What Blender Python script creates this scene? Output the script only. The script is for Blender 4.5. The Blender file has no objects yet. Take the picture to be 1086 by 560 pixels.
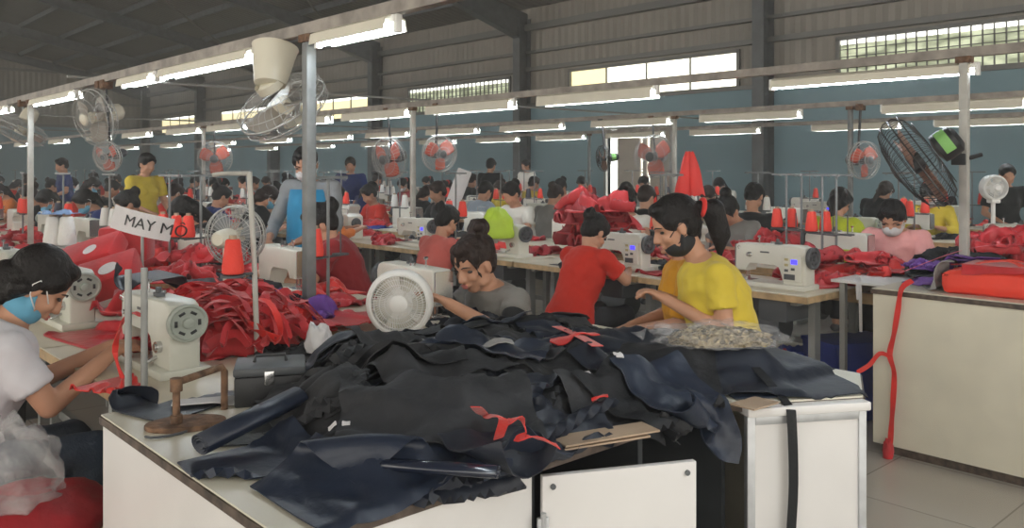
import bpy, bmesh, math, random
import numpy as np
from mathutils import Vector, Matrix, noise, Euler
PI = math.pi
V = Vector
random.seed(7)
C = bpy.context.scene.collection
scene = bpy.context.scene

# ------------------------------------------------------------------ camera, world, exposure
F, HY, CX, HC = 900.0, 178.0, 543.0, 1.42       # focal length (px), horizon row, centre column, eye height
S_, C_ = .673, .740                              # heading of the camera against the table rows
cam_d = bpy.data.cameras.new('camera')
cam = bpy.data.objects.new('camera', cam_d); C.objects.link(cam)
cam_d.sensor_width = 36; cam_d.lens = 36 * F / 1086
cam_d.shift_y = -(280 - HY) / 1086
cam_d.clip_start = .05; cam_d.clip_end = 200
cam.location = (0, 0, HC)
cam.rotation_euler = (PI / 2, 0, -math.atan2(S_, C_))
scene.camera = cam
scene.view_settings.view_transform = 'Standard'
scene.view_settings.look = 'None'
scene.view_settings.gamma = 1
scene.view_settings.use_curve_mapping = False
scene.view_settings.exposure = 0.68
WORLD_STRENGTH = 1.4
TUBE = 34.0
w = bpy.data.worlds.new('world'); scene.world = w; w.use_nodes = True
wn = w.node_tree.nodes; bg = wn['Background']
bg.inputs[0].default_value = (1.0, .95, .86, 1); bg.inputs[1].default_value = WORLD_STRENGTH
scene.cycles.use_denoising = True
scene.cycles.max_bounces = 6
scene.cycles.diffuse_bounces = 4
scene.cycles.transparent_max_bounces = 16
scene.cycles.sample_clamp_indirect = 4

def at(px, D, z):                                # photo column + depth + height -> place in the hall
    xc = (px - CX) / F * D
    return V((C_ * xc + S_ * D, -S_ * xc + C_ * D, z))
def gp(px, py, z):                               # point of the level z seen at a photo pixel
    return at(px, F * (HC - z) / (py - HY), z)

# ------------------------------------------------------------------ materials
MATS = {}
def mat(name, col, rough=.6, metal=0, bump=0, bscale=40, var=0, vscale=6, sheen=0, spec=.5, trans=0, emit=None, estr=0, coat=0, alpha=1):
    if name in MATS: return MATS[name]
    m = bpy.data.materials.new(name); m.use_nodes = True
    nt = m.node_tree; b = nt.nodes['Principled BSDF']
    b.inputs['Base Color'].default_value = (*col, 1)
    b.inputs['Roughness'].default_value = rough
    b.inputs['Metallic'].default_value = metal
    b.inputs['Specular IOR Level'].default_value = spec
    if sheen: b.inputs['Sheen Weight'].default_value = sheen; b.inputs['Sheen Roughness'].default_value = .4
    if trans: b.inputs['Transmission Weight'].default_value = trans
    if coat: b.inputs['Coat Weight'].default_value = coat
    if alpha < 1: b.inputs['Alpha'].default_value = alpha
    if emit: b.inputs['Emission Color'].default_value = (*emit, 1); b.inputs['Emission Strength'].default_value = estr
    tc = nt.nodes.new('ShaderNodeTexCoord')
    if bump:
        n = nt.nodes.new('ShaderNodeTexNoise'); n.inputs['Scale'].default_value = bscale; n.inputs['Detail'].default_value = 4
        nt.links.new(tc.outputs['Object'], n.inputs['Vector'])
        bp = nt.nodes.new('ShaderNodeBump'); bp.inputs['Strength'].default_value = bump; bp.inputs['Distance'].default_value = .02
        nt.links.new(n.outputs['Fac'], bp.inputs['Height']); nt.links.new(bp.outputs['Normal'], b.inputs['Normal'])
    if var:
        n = nt.nodes.new('ShaderNodeTexNoise'); n.inputs['Scale'].default_value = vscale; n.inputs['Detail'].default_value = 5
        nt.links.new(tc.outputs['Object'], n.inputs['Vector'])
        r = nt.nodes.new('ShaderNodeValToRGB')
        r.color_ramp.elements[0].position = .35; r.color_ramp.elements[1].position = .65
        r.color_ramp.elements[0].color = (*[max(0, c * (1 - var)) for c in col], 1)
        r.color_ramp.elements[1].color = (*[min(1, c * (1 + var)) for c in col], 1)
        nt.links.new(n.outputs['Fac'], r.inputs['Fac']); nt.links.new(r.outputs['Color'], b.inputs['Base Color'])
    MATS[name] = m
    return m
def wave_mat(name, col, scale, axis, rough=.6, strength=.6, dist=.03):
    m = mat(name, col, rough); nt = m.node_tree; b = nt.nodes['Principled BSDF']
    tc = nt.nodes.new('ShaderNodeTexCoord'); wv = nt.nodes.new('ShaderNodeTexWave')
    wv.bands_direction = axis; wv.inputs['Scale'].default_value = scale; wv.wave_profile = 'TRI'
    nt.links.new(tc.outputs['Object'], wv.inputs['Vector'])
    bp = nt.nodes.new('ShaderNodeBump'); bp.inputs['Strength'].default_value = strength; bp.inputs['Distance'].default_value = dist
    nt.links.new(wv.outputs['Fac'], bp.inputs['Height']); nt.links.new(bp.outputs['Normal'], b.inputs['Normal'])
    n = nt.nodes.new('ShaderNodeTexNoise'); n.inputs['Scale'].default_value = 1.3
    nt.links.new(tc.outputs['Object'], n.inputs['Vector'])
    r = nt.nodes.new('ShaderNodeValToRGB')
    r.color_ramp.elements[0].color = (*[c * .75 for c in col], 1); r.color_ramp.elements[1].color = (*[min(1, c * 1.2) for c in col], 1)
    nt.links.new(n.outputs['Fac'], r.inputs['Fac']); nt.links.new(r.outputs['Color'], b.inputs['Base Color'])
    return m
def tile_mat(name, col, grout, size):
    m = mat(name, col, .25); nt = m.node_tree; b = nt.nodes['Principled BSDF']
    tc = nt.nodes.new('ShaderNodeTexCoord'); br = nt.nodes.new('ShaderNodeTexBrick')
    br.offset = 0; br.inputs['Scale'].default_value = 1; br.inputs['Brick Width'].default_value = size; br.inputs['Row Height'].default_value = size
    br.inputs['Mortar Size'].default_value = .004
    br.inputs['Color1'].default_value = (*col, 1); br.inputs['Color2'].default_value = (*[c * .93 for c in col], 1); br.inputs['Mortar'].default_value = (*grout, 1)
    nt.links.new(tc.outputs['Object'], br.inputs['Vector']); nt.links.new(br.outputs['Color'], b.inputs['Base Color'])
    return m

M = dict(
    floor=tile_mat('floor_tiles', (.56, .52, .46), (.34, .31, .27), .6),
    blue_wall=mat('blue_wall_paint', (.25, .385, .44), .75, var=.08, vscale=.6),
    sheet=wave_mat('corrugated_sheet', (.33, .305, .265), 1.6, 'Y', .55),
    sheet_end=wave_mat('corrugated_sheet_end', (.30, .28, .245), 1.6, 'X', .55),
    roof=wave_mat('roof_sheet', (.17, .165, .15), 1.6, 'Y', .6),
    steel=mat('painted_steel', (.13, .14, .145), .5, .2, var=.15),
    steel_l=mat('light_steel', (.34, .345, .33), .5, .3, var=.1),
    girt=mat('galvanised_girt', (.2, .2, .19), .5, .3),
    pole=mat('grey_pole_paint', (.19, .20, .20), .5, .2, var=.15, vscale=14),
    pole_w=mat('white_pole_paint', (.46, .45, .41), .45, .1, var=.12, vscale=14),
    rail=mat('rail_paint', (.27, .24, .21), .5, .2, var=.3, vscale=9),
    shade=mat('lamp_shade_enamel', (.74, .70, .58), .5, var=.06),
    tube=mat('lit_tube', (1, 1, 1), .5, emit=(.80, .90, 1.0), estr=TUBE),
    white_lam=mat('white_laminate', (.74, .72, .70), .35, bump=.02, bscale=3, var=.03),
    cream_lam=mat('cream_laminate', (.70, .66, .54), .35, var=.05),
    alu=mat('aluminium_trim', (.52, .53, .54), .4, .5, var=.1, vscale=20),
    edge=mat('worn_dark_edge', (.09, .065, .05), .6, var=.5, vscale=25),
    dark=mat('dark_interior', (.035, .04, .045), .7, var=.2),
    wood=mat('plywood_edge', (.52, .36, .19), .5, var=.2, vscale=18),
    ttop=mat('table_top', (.66, .60, .47), .4, var=.06),
    pine=mat('pine_wood', (.62, .47, .24), .5, var=.22, vscale=12),
    mach=mat('machine_enamel', (.60, .60, .52), .35, var=.06),
    mach_w=mat('machine_white', (.70, .68, .60), .35, var=.05),
    mach_g=mat('machine_greygreen', (.36, .39, .34), .4, var=.1),
    chrome=mat('chrome', (.6, .6, .6), .2, .9),
    black=mat('black_plastic', (.018, .019, .021), .45, var=.2),
    dgrey=mat('dark_grey_plastic', (.07, .075, .08), .5),
    lcd=mat('blue_lcd', (.05, .03, .6), .4, emit=(.06, .05, 1), estr=1.1),
    green=mat('green_sticker', (.25, .55, .15), .5),
    rust=mat('rusty_iron', (.17, .095, .055), .75, .3, bump=.4, bscale=60, var=.5, vscale=30),
    cage=mat('fan_cage_wire', (.42, .42, .40), .4, .4),
    cage_b=mat('black_fan_wire', (.03, .03, .03), .4, .2),
    cream_pl=mat('cream_plastic', (.66, .62, .50), .45, var=.05),
    white_pl=mat('white_plastic', (.78, .77, .74), .4),
    blade=mat('translucent_blade', (.40, .42, .43), .3, alpha=.5),
    blade_r=mat('red_blade', (.55, .09, .05), .35, alpha=.85),
    blade_g=mat('grey_brown_blade', (.30, .27, .23), .4),
    red=mat('red_fabric', (.50, .018, .024), .6, bump=.15, bscale=60, var=.15, vscale=9, sheen=.2),
    red2=mat('orange_red_fabric', (.68, .030, .022), .6, bump=.15, bscale=60, var=.1, sheen=.2),
    crimson=mat('crimson_fabric', (.36, .018, .025), .6, bump=.2, bscale=40, var=.2),
    satin=mat('shiny_red_nylon', (.55, .03, .04), .28, bump=.2, bscale=30, var=.15),
    navy=mat('navy_nylon', (.0095, .0130, .0235), .5, bump=.12, bscale=30, var=.12, vscale=3, spec=.45),
    navy2=mat('blue_navy_nylon', (.0120, .0190, .0380), .44, bump=.12, bscale=30, var=.1, vscale=3, spec=.5),
    char=mat('charcoal_fabric', (.0290, .0300, .0335), .65, bump=.12, bscale=60, var=.15, vscale=5, spec=.3),
    blk=mat('black_fabric', (.0095, .0100, .0120), .6, bump=.15, bscale=60, var=.2, spec=.35),
    purple=mat('purple_fabric', (.15, .05, .30), .6, bump=.15, var=.15),
    bluec=mat('royal_blue_fabric', (.02, .04, .25), .6, bump=.15, var=.15),
    whitec=mat('white_fabric', (.68, .66, .66), .65, bump=.2, var=.05),
    greyc=mat('grey_fabric', (.30, .29, .28), .7, bump=.2, var=.1),
    lime=mat('lime_fabric', (.48, .66, .05), .6, bump=.1, var=.08),
    paper=mat('brown_paper', (.40, .29, .20), .7, var=.15),
    thread_r=mat('red_thread', (.80, .05, .03), .6, bump=.3, bscale=90),
    thread_w=mat('white_thread', (.75, .74, .70), .6, bump=.3, bscale=90),
    thread_k=mat('dark_thread', (.03, .03, .05), .6, bump=.3, bscale=90),
    skin=mat('skin', (.52, .27, .17), .5, var=.06, vscale=8, spec=.35),
    skin2=mat('skin_tan', (.42, .22, .14), .5, var=.06, vscale=8, spec=.35),
    hair=mat('black_hair', (.0085, .0065, .0060), .5, spec=.25, bump=.5, bscale=70, var=.3, vscale=30),
    hair_b=mat('dark_brown_hair', (.022, .012, .009), .5, spec=.25, bump=.5, bscale=70, var=.3, vscale=30),
    lips=mat('lips', (.45, .14, .12), .45),
    eye=mat('dark_eye', (.02, .015, .012), .3),
    jeans=mat('blue_jeans', (.035, .055, .09), .75, bump=.2, bscale=90, var=.2),
    trouser=mat('dark_trousers', (.018, .018, .022), .7, bump=.15, var=.2),
    shoe=mat('shoe_rubber', (.05, .05, .055), .6),
    mask_b=mat('blue_mask', (.12, .36, .52), .7, bump=.1, bscale=30),
    mask_k=mat('black_mask', (.012, .012, .013), .7),
    mask_w=mat('pale_mask', (.55, .53, .53), .7, bump=.1, bscale=30),
    cushion=mat('red_cushion', (.42, .02, .03), .55, bump=.25, bscale=25, var=.15),
    pane=mat('daylit_pane', (.85, .82, .6), .5, emit=(1.0, .95, .72), estr=3.2),
)
def shirt_mat(name, col, rough=.75):
    return mat(name, col, rough, bump=.35, bscale=14, var=.08, vscale=4, sheen=.15, spec=.2)
SHIRT = dict(white=(.62, .60, .63), grey=(.20, .19, .175), yellow=(.66, .50, .055), mustard=(.66, .30, .015), red=(.56, .030, .016),
             dark_red=(.26, .018, .022), salmon=(.58, .13, .105), pink=(.78, .36, .34), cream=(.70, .67, .60), lime=(.48, .55, .03),
             black=(.014, .015, .016), light_blue=(.42, .50, .60), dark_blue=(.02, .035, .14), teal=(.03, .22, .40), navy=(.02, .025, .05),
             plaid=(.23, .24, .25), orange=(.60, .16, .03), brown=(.12, .07, .04))
SM = {k: shirt_mat(k + '_shirt', v) for k, v in SHIRT.items()}

# ------------------------------------------------------------------ object helpers
def tag(o, label=None, cat=None, group=None, kind=None):
    if label: o['label'] = label
    if cat: o['category'] = cat
    if group: o['group'] = group
    if kind: o['kind'] = kind
    return o
def link_mesh(name, me, m, parent=None, smooth=True):
    o = bpy.data.objects.new(name, me); C.objects.link(o)
    if m is not None:
        if len(me.materials) == 0: me.materials.append(m)
    if parent is not None: o.parent = parent
    if smooth:
        me.polygons.foreach_set('use_smooth', [True] * len(me.polygons))
    return o
def obj(name, bm, m, parent=None, smooth=False, auto=True):
    bmesh.ops.recalc_face_normals(bm, faces=bm.faces)
    me = bpy.data.meshes.new(name); bm.to_mesh(me); bm.free()
    o = link_mesh(name, me, m, parent, smooth or auto)
    if auto and not smooth:
        me.set_sharp_from_angle(angle=math.radians(38))
    return o
def struct(name, bm, m): return tag(obj(name, bm, m), kind='structure')
def empty(name, loc=(0, 0, 0), rz=0, label=None, cat=None, group=None):
    o = bpy.data.objects.new(name, None); C.objects.link(o)
    o.location = loc; o.rotation_euler = (0, 0, rz); o.empty_display_size = .1
    return tag(o, label, cat, group)
KIDS = {}
def kids(o):
    if o.name not in KIDS: KIDS[o.name] = [c for c in C.objects if c.parent == o]
    return KIDS[o.name]
def dup(o, loc=None, rz=None, label=None, group=None, mats=None, skip=()):
    def cp(s, parent):
        c = s.copy(); C.objects.link(c)
        if parent is not None: c.parent = parent
        if mats:
            k = s.name.split('.')[0]
            if k in mats and c.type == 'MESH':
                c.material_slots[0].link = 'OBJECT'; c.material_slots[0].material = mats[k]
        for ch in kids(s):
            if ch.name.split('.')[0] in skip: continue
            cp(ch, c)
        return c
    r = cp(o, None)
    if loc is not None: r.location = loc
    if rz is not None: r.rotation_euler = (0, 0, rz)
    if label: r['label'] = label
    if group: r['group'] = group
    return r

# ------------------------------------------------------------------ mesh helpers
def B(): return bmesh.new()
def box(bm, x0, x1, y0, y1, z0, z1, mtx=None, bev=0):
    g = bmesh.ops.create_cube(bm, size=1)
    vs = g['verts']
    for v in vs: v.co = V(((x0 + x1) / 2 + v.co.x * (x1 - x0), (y0 + y1) / 2 + v.co.y * (y1 - y0), (z0 + z1) / 2 + v.co.z * (z1 - z0)))
    if bev:
        es = list({e for v in vs for e in v.link_edges})
        r = bmesh.ops.bevel(bm, geom=es, offset=bev, segments=2, affect='EDGES', profile=.5)
        vs = list({v for f in r['faces'] for v in f.verts} | {v for v in vs if v.is_valid})
    if mtx is not None:
        for v in vs: v.co = mtx @ v.co
    return bm
def loft(bm, rings, seg=16, cap=True):
    L = []
    for c, u, v in rings:
        L.append([bm.verts.new(V(c) + V(u) * math.cos(2 * PI * k / seg) + V(v) * math.sin(2 * PI * k / seg)) for k in range(seg)])
    for a, b in zip(L, L[1:]):
        for k in range(seg):
            bm.faces.new((a[k], a[(k + 1) % seg], b[(k + 1) % seg], b[k]))
    if cap:
        bm.faces.new(L[0][::-1]); bm.faces.new(L[-1])
    return bm
def frame(d):
    d = V(d).normalized()
    a = V((0, 0, 1)) if abs(d.z) < .9 else V((1, 0, 0))
    u = d.cross(a).normalized(); return u, d.cross(u).normalized()
def cyl(bm, p0, p1, r0, r1=None, seg=12, cap=True):
    if r1 is None: r1 = r0
    p0, p1 = V(p0), V(p1); u, v = frame(p1 - p0)
    return loft(bm, [(p0, u * r0, v * r0), (p1, u * r1, v * r1)], seg, cap)
def tube(bm, pts, r, seg=8, closed=False):
    pts = [V(p) for p in pts]; rings = []
    n = len(pts); up = None
    for i, p in enumerate(pts):
        a = pts[(i - 1) % n] if (closed or i > 0) else p
        b = pts[(i + 1) % n] if (closed or i < n - 1) else p
        d = (b - a).normalized()
        if up is None: u, v = frame(d); up = u
        u = (up - d * up.dot(d)).normalized(); up = u; v = d.cross(u)
        rr = r[i] if isinstance(r, (list, tuple)) else r
        rings.append((p, u * rr, v * rr))
    if closed:
        L = [[bm.verts.new(c + u * math.cos(2 * PI * k / seg) + v * math.sin(2 * PI * k / seg)) for k in range(seg)] for c, u, v in rings]
        for i in range(n):
            a, b = L[i], L[(i + 1) % n]
            for k in range(seg): bm.faces.new((a[k], a[(k + 1) % seg], b[(k + 1) % seg], b[k]))
        return bm
    return loft(bm, rings, seg)
def rcone(bm, p0, p1, r0, r1, seg=12, fu=1, fv=1, ref=None):
    p0, p1 = V(p0), V(p1); d = (p1 - p0).normalized()
    if ref is not None:
        v = V(ref); v = (v - d * v.dot(d)).normalized(); u = v.cross(d)
    else: u, v = frame(d)
    rings = []
    for k in range(4):
        a = PI / 2 * (1 - k / 4) * .97
        rings.append((p0 - d * r0 * math.sin(a) * min(fu, fv), u * r0 * math.cos(a) * fu, v * r0 * math.cos(a) * fv))
    rings.append((p0, u * r0 * fu, v * r0 * fv)); rings.append((p1, u * r1 * fu, v * r1 * fv))
    for k in range(1, 5):
        a = PI / 2 * k / 4 * .97
        rings.append((p1 + d * r1 * math.sin(a) * min(fu, fv), u * r1 * math.cos(a) * fu, v * r1 * math.cos(a) * fv))
    return loft(bm, rings, seg)
def ell(bm, c, r, mtx=None, seg=16):
    m = Matrix.Translation(V(c)) @ Matrix.Diagonal((*r, 1))
    if mtx is not None: m = mtx @ m
    bmesh.ops.create_uvsphere(bm, u_segments=seg, v_segments=max(6, seg // 2 + 2), radius=1, matrix=m)
    return bm
def lathe(bm, prof, axis_m=None, seg=24, cap=True):
    rings = []
    for r, z in prof: rings.append((V((0, 0, z)), V((max(r, 1e-4), 0, 0)), V((0, max(r, 1e-4), 0))))
    n0 = len(bm.verts)
    loft(bm, rings, seg, cap)
    if axis_m is not None:
        bm.verts.ensure_lookup_table()
        for v in bm.verts[n0:]: v.co = axis_m @ v.co
    return bm
def prism(bm, pts, y0, y1, bev=0, plane='XZ'):
    def P(a, b, c): return V((a, c, b)) if plane == 'XZ' else (V((a, b, c)) if plane == 'XY' else V((c, a, b)))
    A = [bm.verts.new(P(a, b, y0)) for a, b in pts]; Bq = [bm.verts.new(P(a, b, y1)) for a, b in pts]
    n = len(pts); fs = [bm.faces.new(A), bm.faces.new(Bq[::-1])]
    for i in range(n): bm.faces.new((A[i], Bq[i], Bq[(i + 1) % n], A[(i + 1) % n]))
    if bev:
        es = list({e for f in fs for e in f.edges})
        bmesh.ops.bevel(bm, geom=es, offset=bev, segments=3, affect='EDGES', profile=.5)
    return bm
def remesh(bm, voxel, smooth=3, name='m', post=None):
    bmesh.ops.recalc_face_normals(bm, faces=bm.faces)
    me = bpy.data.meshes.new(name); bm.to_mesh(me); bm.free()
    o = bpy.data.objects.new('tmp', me); C.objects.link(o)
    r = o.modifiers.new('r', 'REMESH'); r.mode = 'VOXEL'; r.voxel_size = voxel
    if smooth: s = o.modifiers.new('s', 'SMOOTH'); s.iterations = smooth; s.factor = .5
    dg = bpy.context.evaluated_depsgraph_get()
    out = bpy.data.meshes.new_from_object(o.evaluated_get(dg))
    bpy.data.objects.remove(o); bpy.data.meshes.remove(me)
    out.name = name
    if post:
        co = np.zeros(len(out.vertices) * 3); out.vertices.foreach_get('co', co); co = co.reshape(-1, 3)
        nr = np.zeros(len(out.vertices) * 3); out.vertices.foreach_get('normal', nr); nr = nr.reshape(-1, 3)
        co = post(co, nr); out.vertices.foreach_set('co', co.ravel()); out.update()
    return out
def Rm(axis, a): return Matrix.Rotation(a, 4, axis)
def nth(n): return ['first', 'second', 'third', 'fourth', 'fifth', 'sixth', 'seventh', 'eighth', 'ninth', 'tenth', 'eleventh', 'twelfth', 'thirteenth', 'fourteenth', 'fifteenth', 'sixteenth', 'seventeenth', 'eighteenth', 'nineteenth', 'twentieth', 'twenty-first', 'twenty-second'][n]
# ------------------------------------------------------------------ the hall
WX, EAVE, YE = 13.1, 4.75, 38.0
bm = B(); box(bm, -9, 16, -9, YE + 1, -.1, 0); struct('floor', bm, M['floor'])
wins = [(2.6, 6.6), (8.45, 12.6), (14.5, 18.5), (20.4, 24.4), (26.4, 30.4), (32.4, 36.4)]
ZB, ZT = 2.85, 3.5
door_y = (9.9, 11.5); door_z = 2.2
bm = B()
box(bm, WX, WX + .15, -9, door_y[0], 0, 2.8); box(bm, WX, WX + .15, door_y[1], YE, 0, 2.8); box(bm, WX, WX + .15, *door_y, door_z, 2.8)
struct('wall_right', bm, M['blue_wall'])
bm = B(); box(bm, WX + .04, WX + .10, -9, YE, 2.8, ZB)
prev = -9
for a, b in wins: box(bm, WX + .04, WX + .10, prev, a, ZB, ZT); prev = b
box(bm, WX + .04, WX + .10, prev, YE, ZB, ZT); box(bm, WX + .04, WX + .10, -9, YE, ZT, EAVE + .3)
struct('wall_right_cladding', bm, M['sheet'])
bm = B(); box(bm, -9, WX, YE, YE + .15, 0, 3.1); struct('wall_end', bm, M['blue_wall'])
RIDGE = -2.0; SL = .2
def roofz(x): return EAVE + .25 + SL * (WX - abs(x - RIDGE) - RIDGE) if x > RIDGE else EAVE + .25 + SL * (WX - RIDGE) - SL * (RIDGE - x)
bm = B(); prism(bm, [(-9, 3.1), (WX, 3.1), (WX, EAVE + .3), (RIDGE, roofz(RIDGE)), (-9, roofz(-9))], YE + .02, YE + .1)
struct('wall_end_cladding', bm, M['sheet_end'])
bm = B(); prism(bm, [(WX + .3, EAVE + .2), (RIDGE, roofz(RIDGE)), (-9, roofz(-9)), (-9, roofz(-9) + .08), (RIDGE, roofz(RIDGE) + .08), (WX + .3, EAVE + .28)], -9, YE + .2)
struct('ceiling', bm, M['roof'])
# columns and haunched rafters
cols = [-4.2, 1.8, 7.83, 13.87, 19.8, 25.8, 31.8, 37.7]
n = 0
for y in cols:
    n += 1
    bm = B(); x1 = WX - .02; x0 = x1 - .34
    box(bm, x0, x0 + .018, y - .11, y + .11, 0, EAVE); box(bm, x1 - .018, x1, y - .11, y + .11, 0, EAVE); box(bm, x0 + .018, x1 - .018, y - .008, y + .008, 0, EAVE)
    struct('trim_%d' % n, bm, M['steel'])
    n += 1
    bm = B()
    prism(bm, [(WX - .02, EAVE + .12), (RIDGE, roofz(RIDGE) - .12), (RIDGE, roofz(RIDGE) - .50), (WX - 3.3, roofz(WX - 3.3) - .45), (WX - .36, EAVE - .45), (WX - .02, EAVE - .45)], y - .009, y + .009)
    d = V((WX - 3.3, 0, roofz(WX - 3.3) - .45)); e = V((WX - .36, 0, EAVE - .45)); g = V((RIDGE, 0, roofz(RIDGE) - .5))
    for a, b in ((d, e), (g, d)):
        u = (b - a).normalized(); q = V((-u.z, 0, u.x)) * .018
        vs = [bm.verts.new(V((p.x, yy, p.z))) for p in (a, b, b + q, a + q) for yy in (y - .1, y + .1)]
        bm.faces.new((vs[0], vs[2], vs[3], vs[1])); bm.faces.new((vs[4], vs[6], vs[7], vs[5])); bm.faces.new((vs[0], vs[2], vs[4], vs[6])); bm.faces.new((vs[1], vs[3], vs[5], vs[7]))
    struct('trim_%d' % n, bm, M['steel'])
for x in np.arange(WX - 1.2, -8, -1.25):
    n += 1; bm = B(); z = roofz(x); box(bm, x - .03, x + .03, -9, YE, z - .17, z - .02); struct('trim_%d' % n, bm, M['steel'])
for z, dx, h in ((2.83, .05, .07), (3.62, .08, .09), (4.0, .1, .06), (4.55, .12, .14)):
    n += 1; bm = B(); box(bm, WX - dx, WX + .04, -9, YE, z - h / 2, z + h / 2); struct('trim_%d' % n, bm, M['girt'])
for z in (3.12, 4.1, 5.3):
    n += 1; bm = B(); box(bm, -9, WX, YE - .08, YE + .02, z - .05, z + .05); struct('trim_%d' % n, bm, M['girt'])
for x in (7.0, 1.0, -5):
    n += 1; bm = B(); box(bm, x - .1, x + .1, YE - .3, YE, 0, roofz(x) - .2); struct('trim_%d' % n, bm, M['steel'])
# two diagonal braces under the roof
for (a, b) in (((6, 14), (11.8, 20)), ((6, 20), (11.8, 26)), ((-1, 20), (6, 26))):
    n += 1; bm = B(); tube(bm, [(a[0], a[1], roofz(a[0]) - .3), (b[0], b[1], roofz(b[0]) - .3)], .03, 6); struct('trim_%d' % n, bm, M['girt'])
# windows: translucent sheets behind mullions; the near one and the third are meshed and dimmer
pane_dim = mat('meshed_pane', (.4, .42, .3), .5); nt = pane_dim.node_tree; bs = nt.nodes['Principled BSDF']
tc = nt.nodes.new('ShaderNodeTexCoord'); nz = nt.nodes.new('ShaderNodeTexNoise'); nz.inputs['Scale'].default_value = 5; nz.inputs['Detail'].default_value = 3
mp = nt.nodes.new('ShaderNodeMapping'); mp.inputs['Scale'].default_value = (1, .5, 2.2)
nt.links.new(tc.outputs['Object'], mp.inputs['Vector']); nt.links.new(mp.outputs['Vector'], nz.inputs['Vector'])
rp = nt.nodes.new('ShaderNodeValToRGB'); rp.color_ramp.elements[0].position = .4; rp.color_ramp.elements[1].position = .62
rp.color_ramp.elements[0].color = (.16, .18, .11, 1); rp.color_ramp.elements[1].color = (.62, .66, .45, 1)
nt.links.new(nz.outputs['Fac'], rp.inputs['Fac']); nt.links.new(rp.outputs['Color'], bs.inputs['Emission Color']); bs.inputs['Emission Strength'].default_value = .75
pane_br = mat('bright_sky_strip', (1, 1, .9), .5, emit=(1, 1, .93), estr=1.6)
pane_y = mat('yellow_lit_pane', (.8, .75, .5), .5, emit=(1.0, .86, .50), estr=.85)
pane_w = mat('white_lit_pane', (.9, .9, .8), .5, emit=(1.0, .97, .80), estr=1.5)
for i, (a, b) in enumerate(wins):
    bm = B(); x = WX + .06
    box(bm, x - .06, x, a - .03, b + .03, ZT - .03, ZT + .03); box(bm, x - .06, x, a - .03, b + .03, ZB - .03, ZB + .03)
    box(bm, x - .06, x, a - .03, a + .03, ZB, ZT); box(bm, x - .06, x, b - .03, b + .03, ZB, ZT)
    nm = 4 if i not in (0, 2) else 26
    for k in range(1, nm):
        y = a + (b - a) * k / nm; tk = .014 if nm == 4 else .008
        box(bm, x - .04, x - .01, y - tk, y + tk, ZB, ZT)
    if i in (0, 2):
        for z in (3.05, 3.2, 3.32): box(bm, x - .04, x - .01, a, b, z - .006, z + .006)
    fr = struct('window_%d' % (i + 1), bm, M['girt'])
    if i in (0, 2):
        bm = B(); box(bm, x + .01, x + .03, a, b, ZB, 3.40); obj('window_pane', bm, pane_dim, fr)
        bm = B(); box(bm, x + .01, x + .03, a, b, 3.41, ZT); obj('sky_strip', bm, pane_br, fr)
    elif i == 1:
        for k in range(4):
            y0 = a + (b - a) * k / 4; y1 = a + (b - a) * (k + 1) / 4
            bm = B(); box(bm, x + .01, x + .03, y0 + .01, y1 - .01, ZB, ZT); obj('window_pane', bm, pane_w if k < 3 else pane_y, fr)
    else:
        bm = B(); box(bm, x + .01, x + .03, a, b, ZB, 3.40); obj('window_pane', bm, pane_y, fr)
        bm = B(); box(bm, x + .01, x + .03, a, b, 3.41, ZT); obj('sky_strip', bm, pane_br, fr)
# shuttered doorway low in the right wall
bm = B(); y0, y1 = door_y; x = WX
box(bm, x - .06, x + .1, y0 - .06, y0, 0, door_z + .06); box(bm, x - .06, x + .1, y1, y1 + .06, 0, door_z + .06); box(bm, x - .06, x + .1, y0, y1, door_z, door_z + .06)
dr = struct('door_1', bm, M['steel_l'])
for a, b in ((9.9, 10.42), (10.5, 10.6), (10.66, 11.24)):
    bm = B(); box(bm, x, x + .05, a, b, 0, door_z, bev=.004)
    obj('shutter_leaf', bm, mat('cream_shutter', (.52, .47, .40), .6, var=.05), dr)
bm = B(); box(bm, x + .09, x + .1, y0, y1, 0, door_z); obj('daylight_gap', bm, pane_br, dr)

# ------------------------------------------------------------------ lamp rails
RAILX = [1.85, 4.8, 7.8, 10.8]
def lamp_fixture(L, lit=True, depth=.045):
    t = empty('tube_lamp', (0, 0, 0), 0, 'fluorescent lamp', 'lamp')
    bm = B()   # trough reflector along y
    prof = [(-.012, .055), (.012, .055), (.05, .035), (.058, .035 - depth), (.053, .035 - depth), (.045, .030), (.010, .048), (-.010, .048), (-.045, .030), (-.053, .035 - depth), (-.058, .035 - depth), (-.05, .035)]
    prism(bm, prof, -L / 2 + .02, L / 2 - .02); obj('reflector', bm, M['shade'], t)
    bm = B(); box(bm, -.018, .018, -L / 2, L / 2, .02, .05, bev=.003)
    for s in (-1, 1): box(bm, -.014, .014, s * L / 2 - .012, s * L / 2 + .012, -.02, .05, bev=.003)
    obj('batten', bm, M['white_pl'], t)
    bm = B(); cyl(bm, (0, -L / 2 + .012, 0), (0, L / 2 - .012, 0), .0135, seg=10); obj('tube', bm, M['tube'], t)
    return t
lamp12 = lamp_fixture(1.2); lamp06 = lamp_fixture(.6)
lampd12 = lamp_fixture(1.2, depth=.075)
used = set()
def put_lamp(proto, x, y, z, label, group):
    if proto not in used:
        used.add(proto); o = proto; o.location = (x, y, z); o['label'] = label; o['group'] = group
    else: o = dup(proto, (x, y, z), 0, label, group)
    return o
G = 'tube lamps along the rails'
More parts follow.
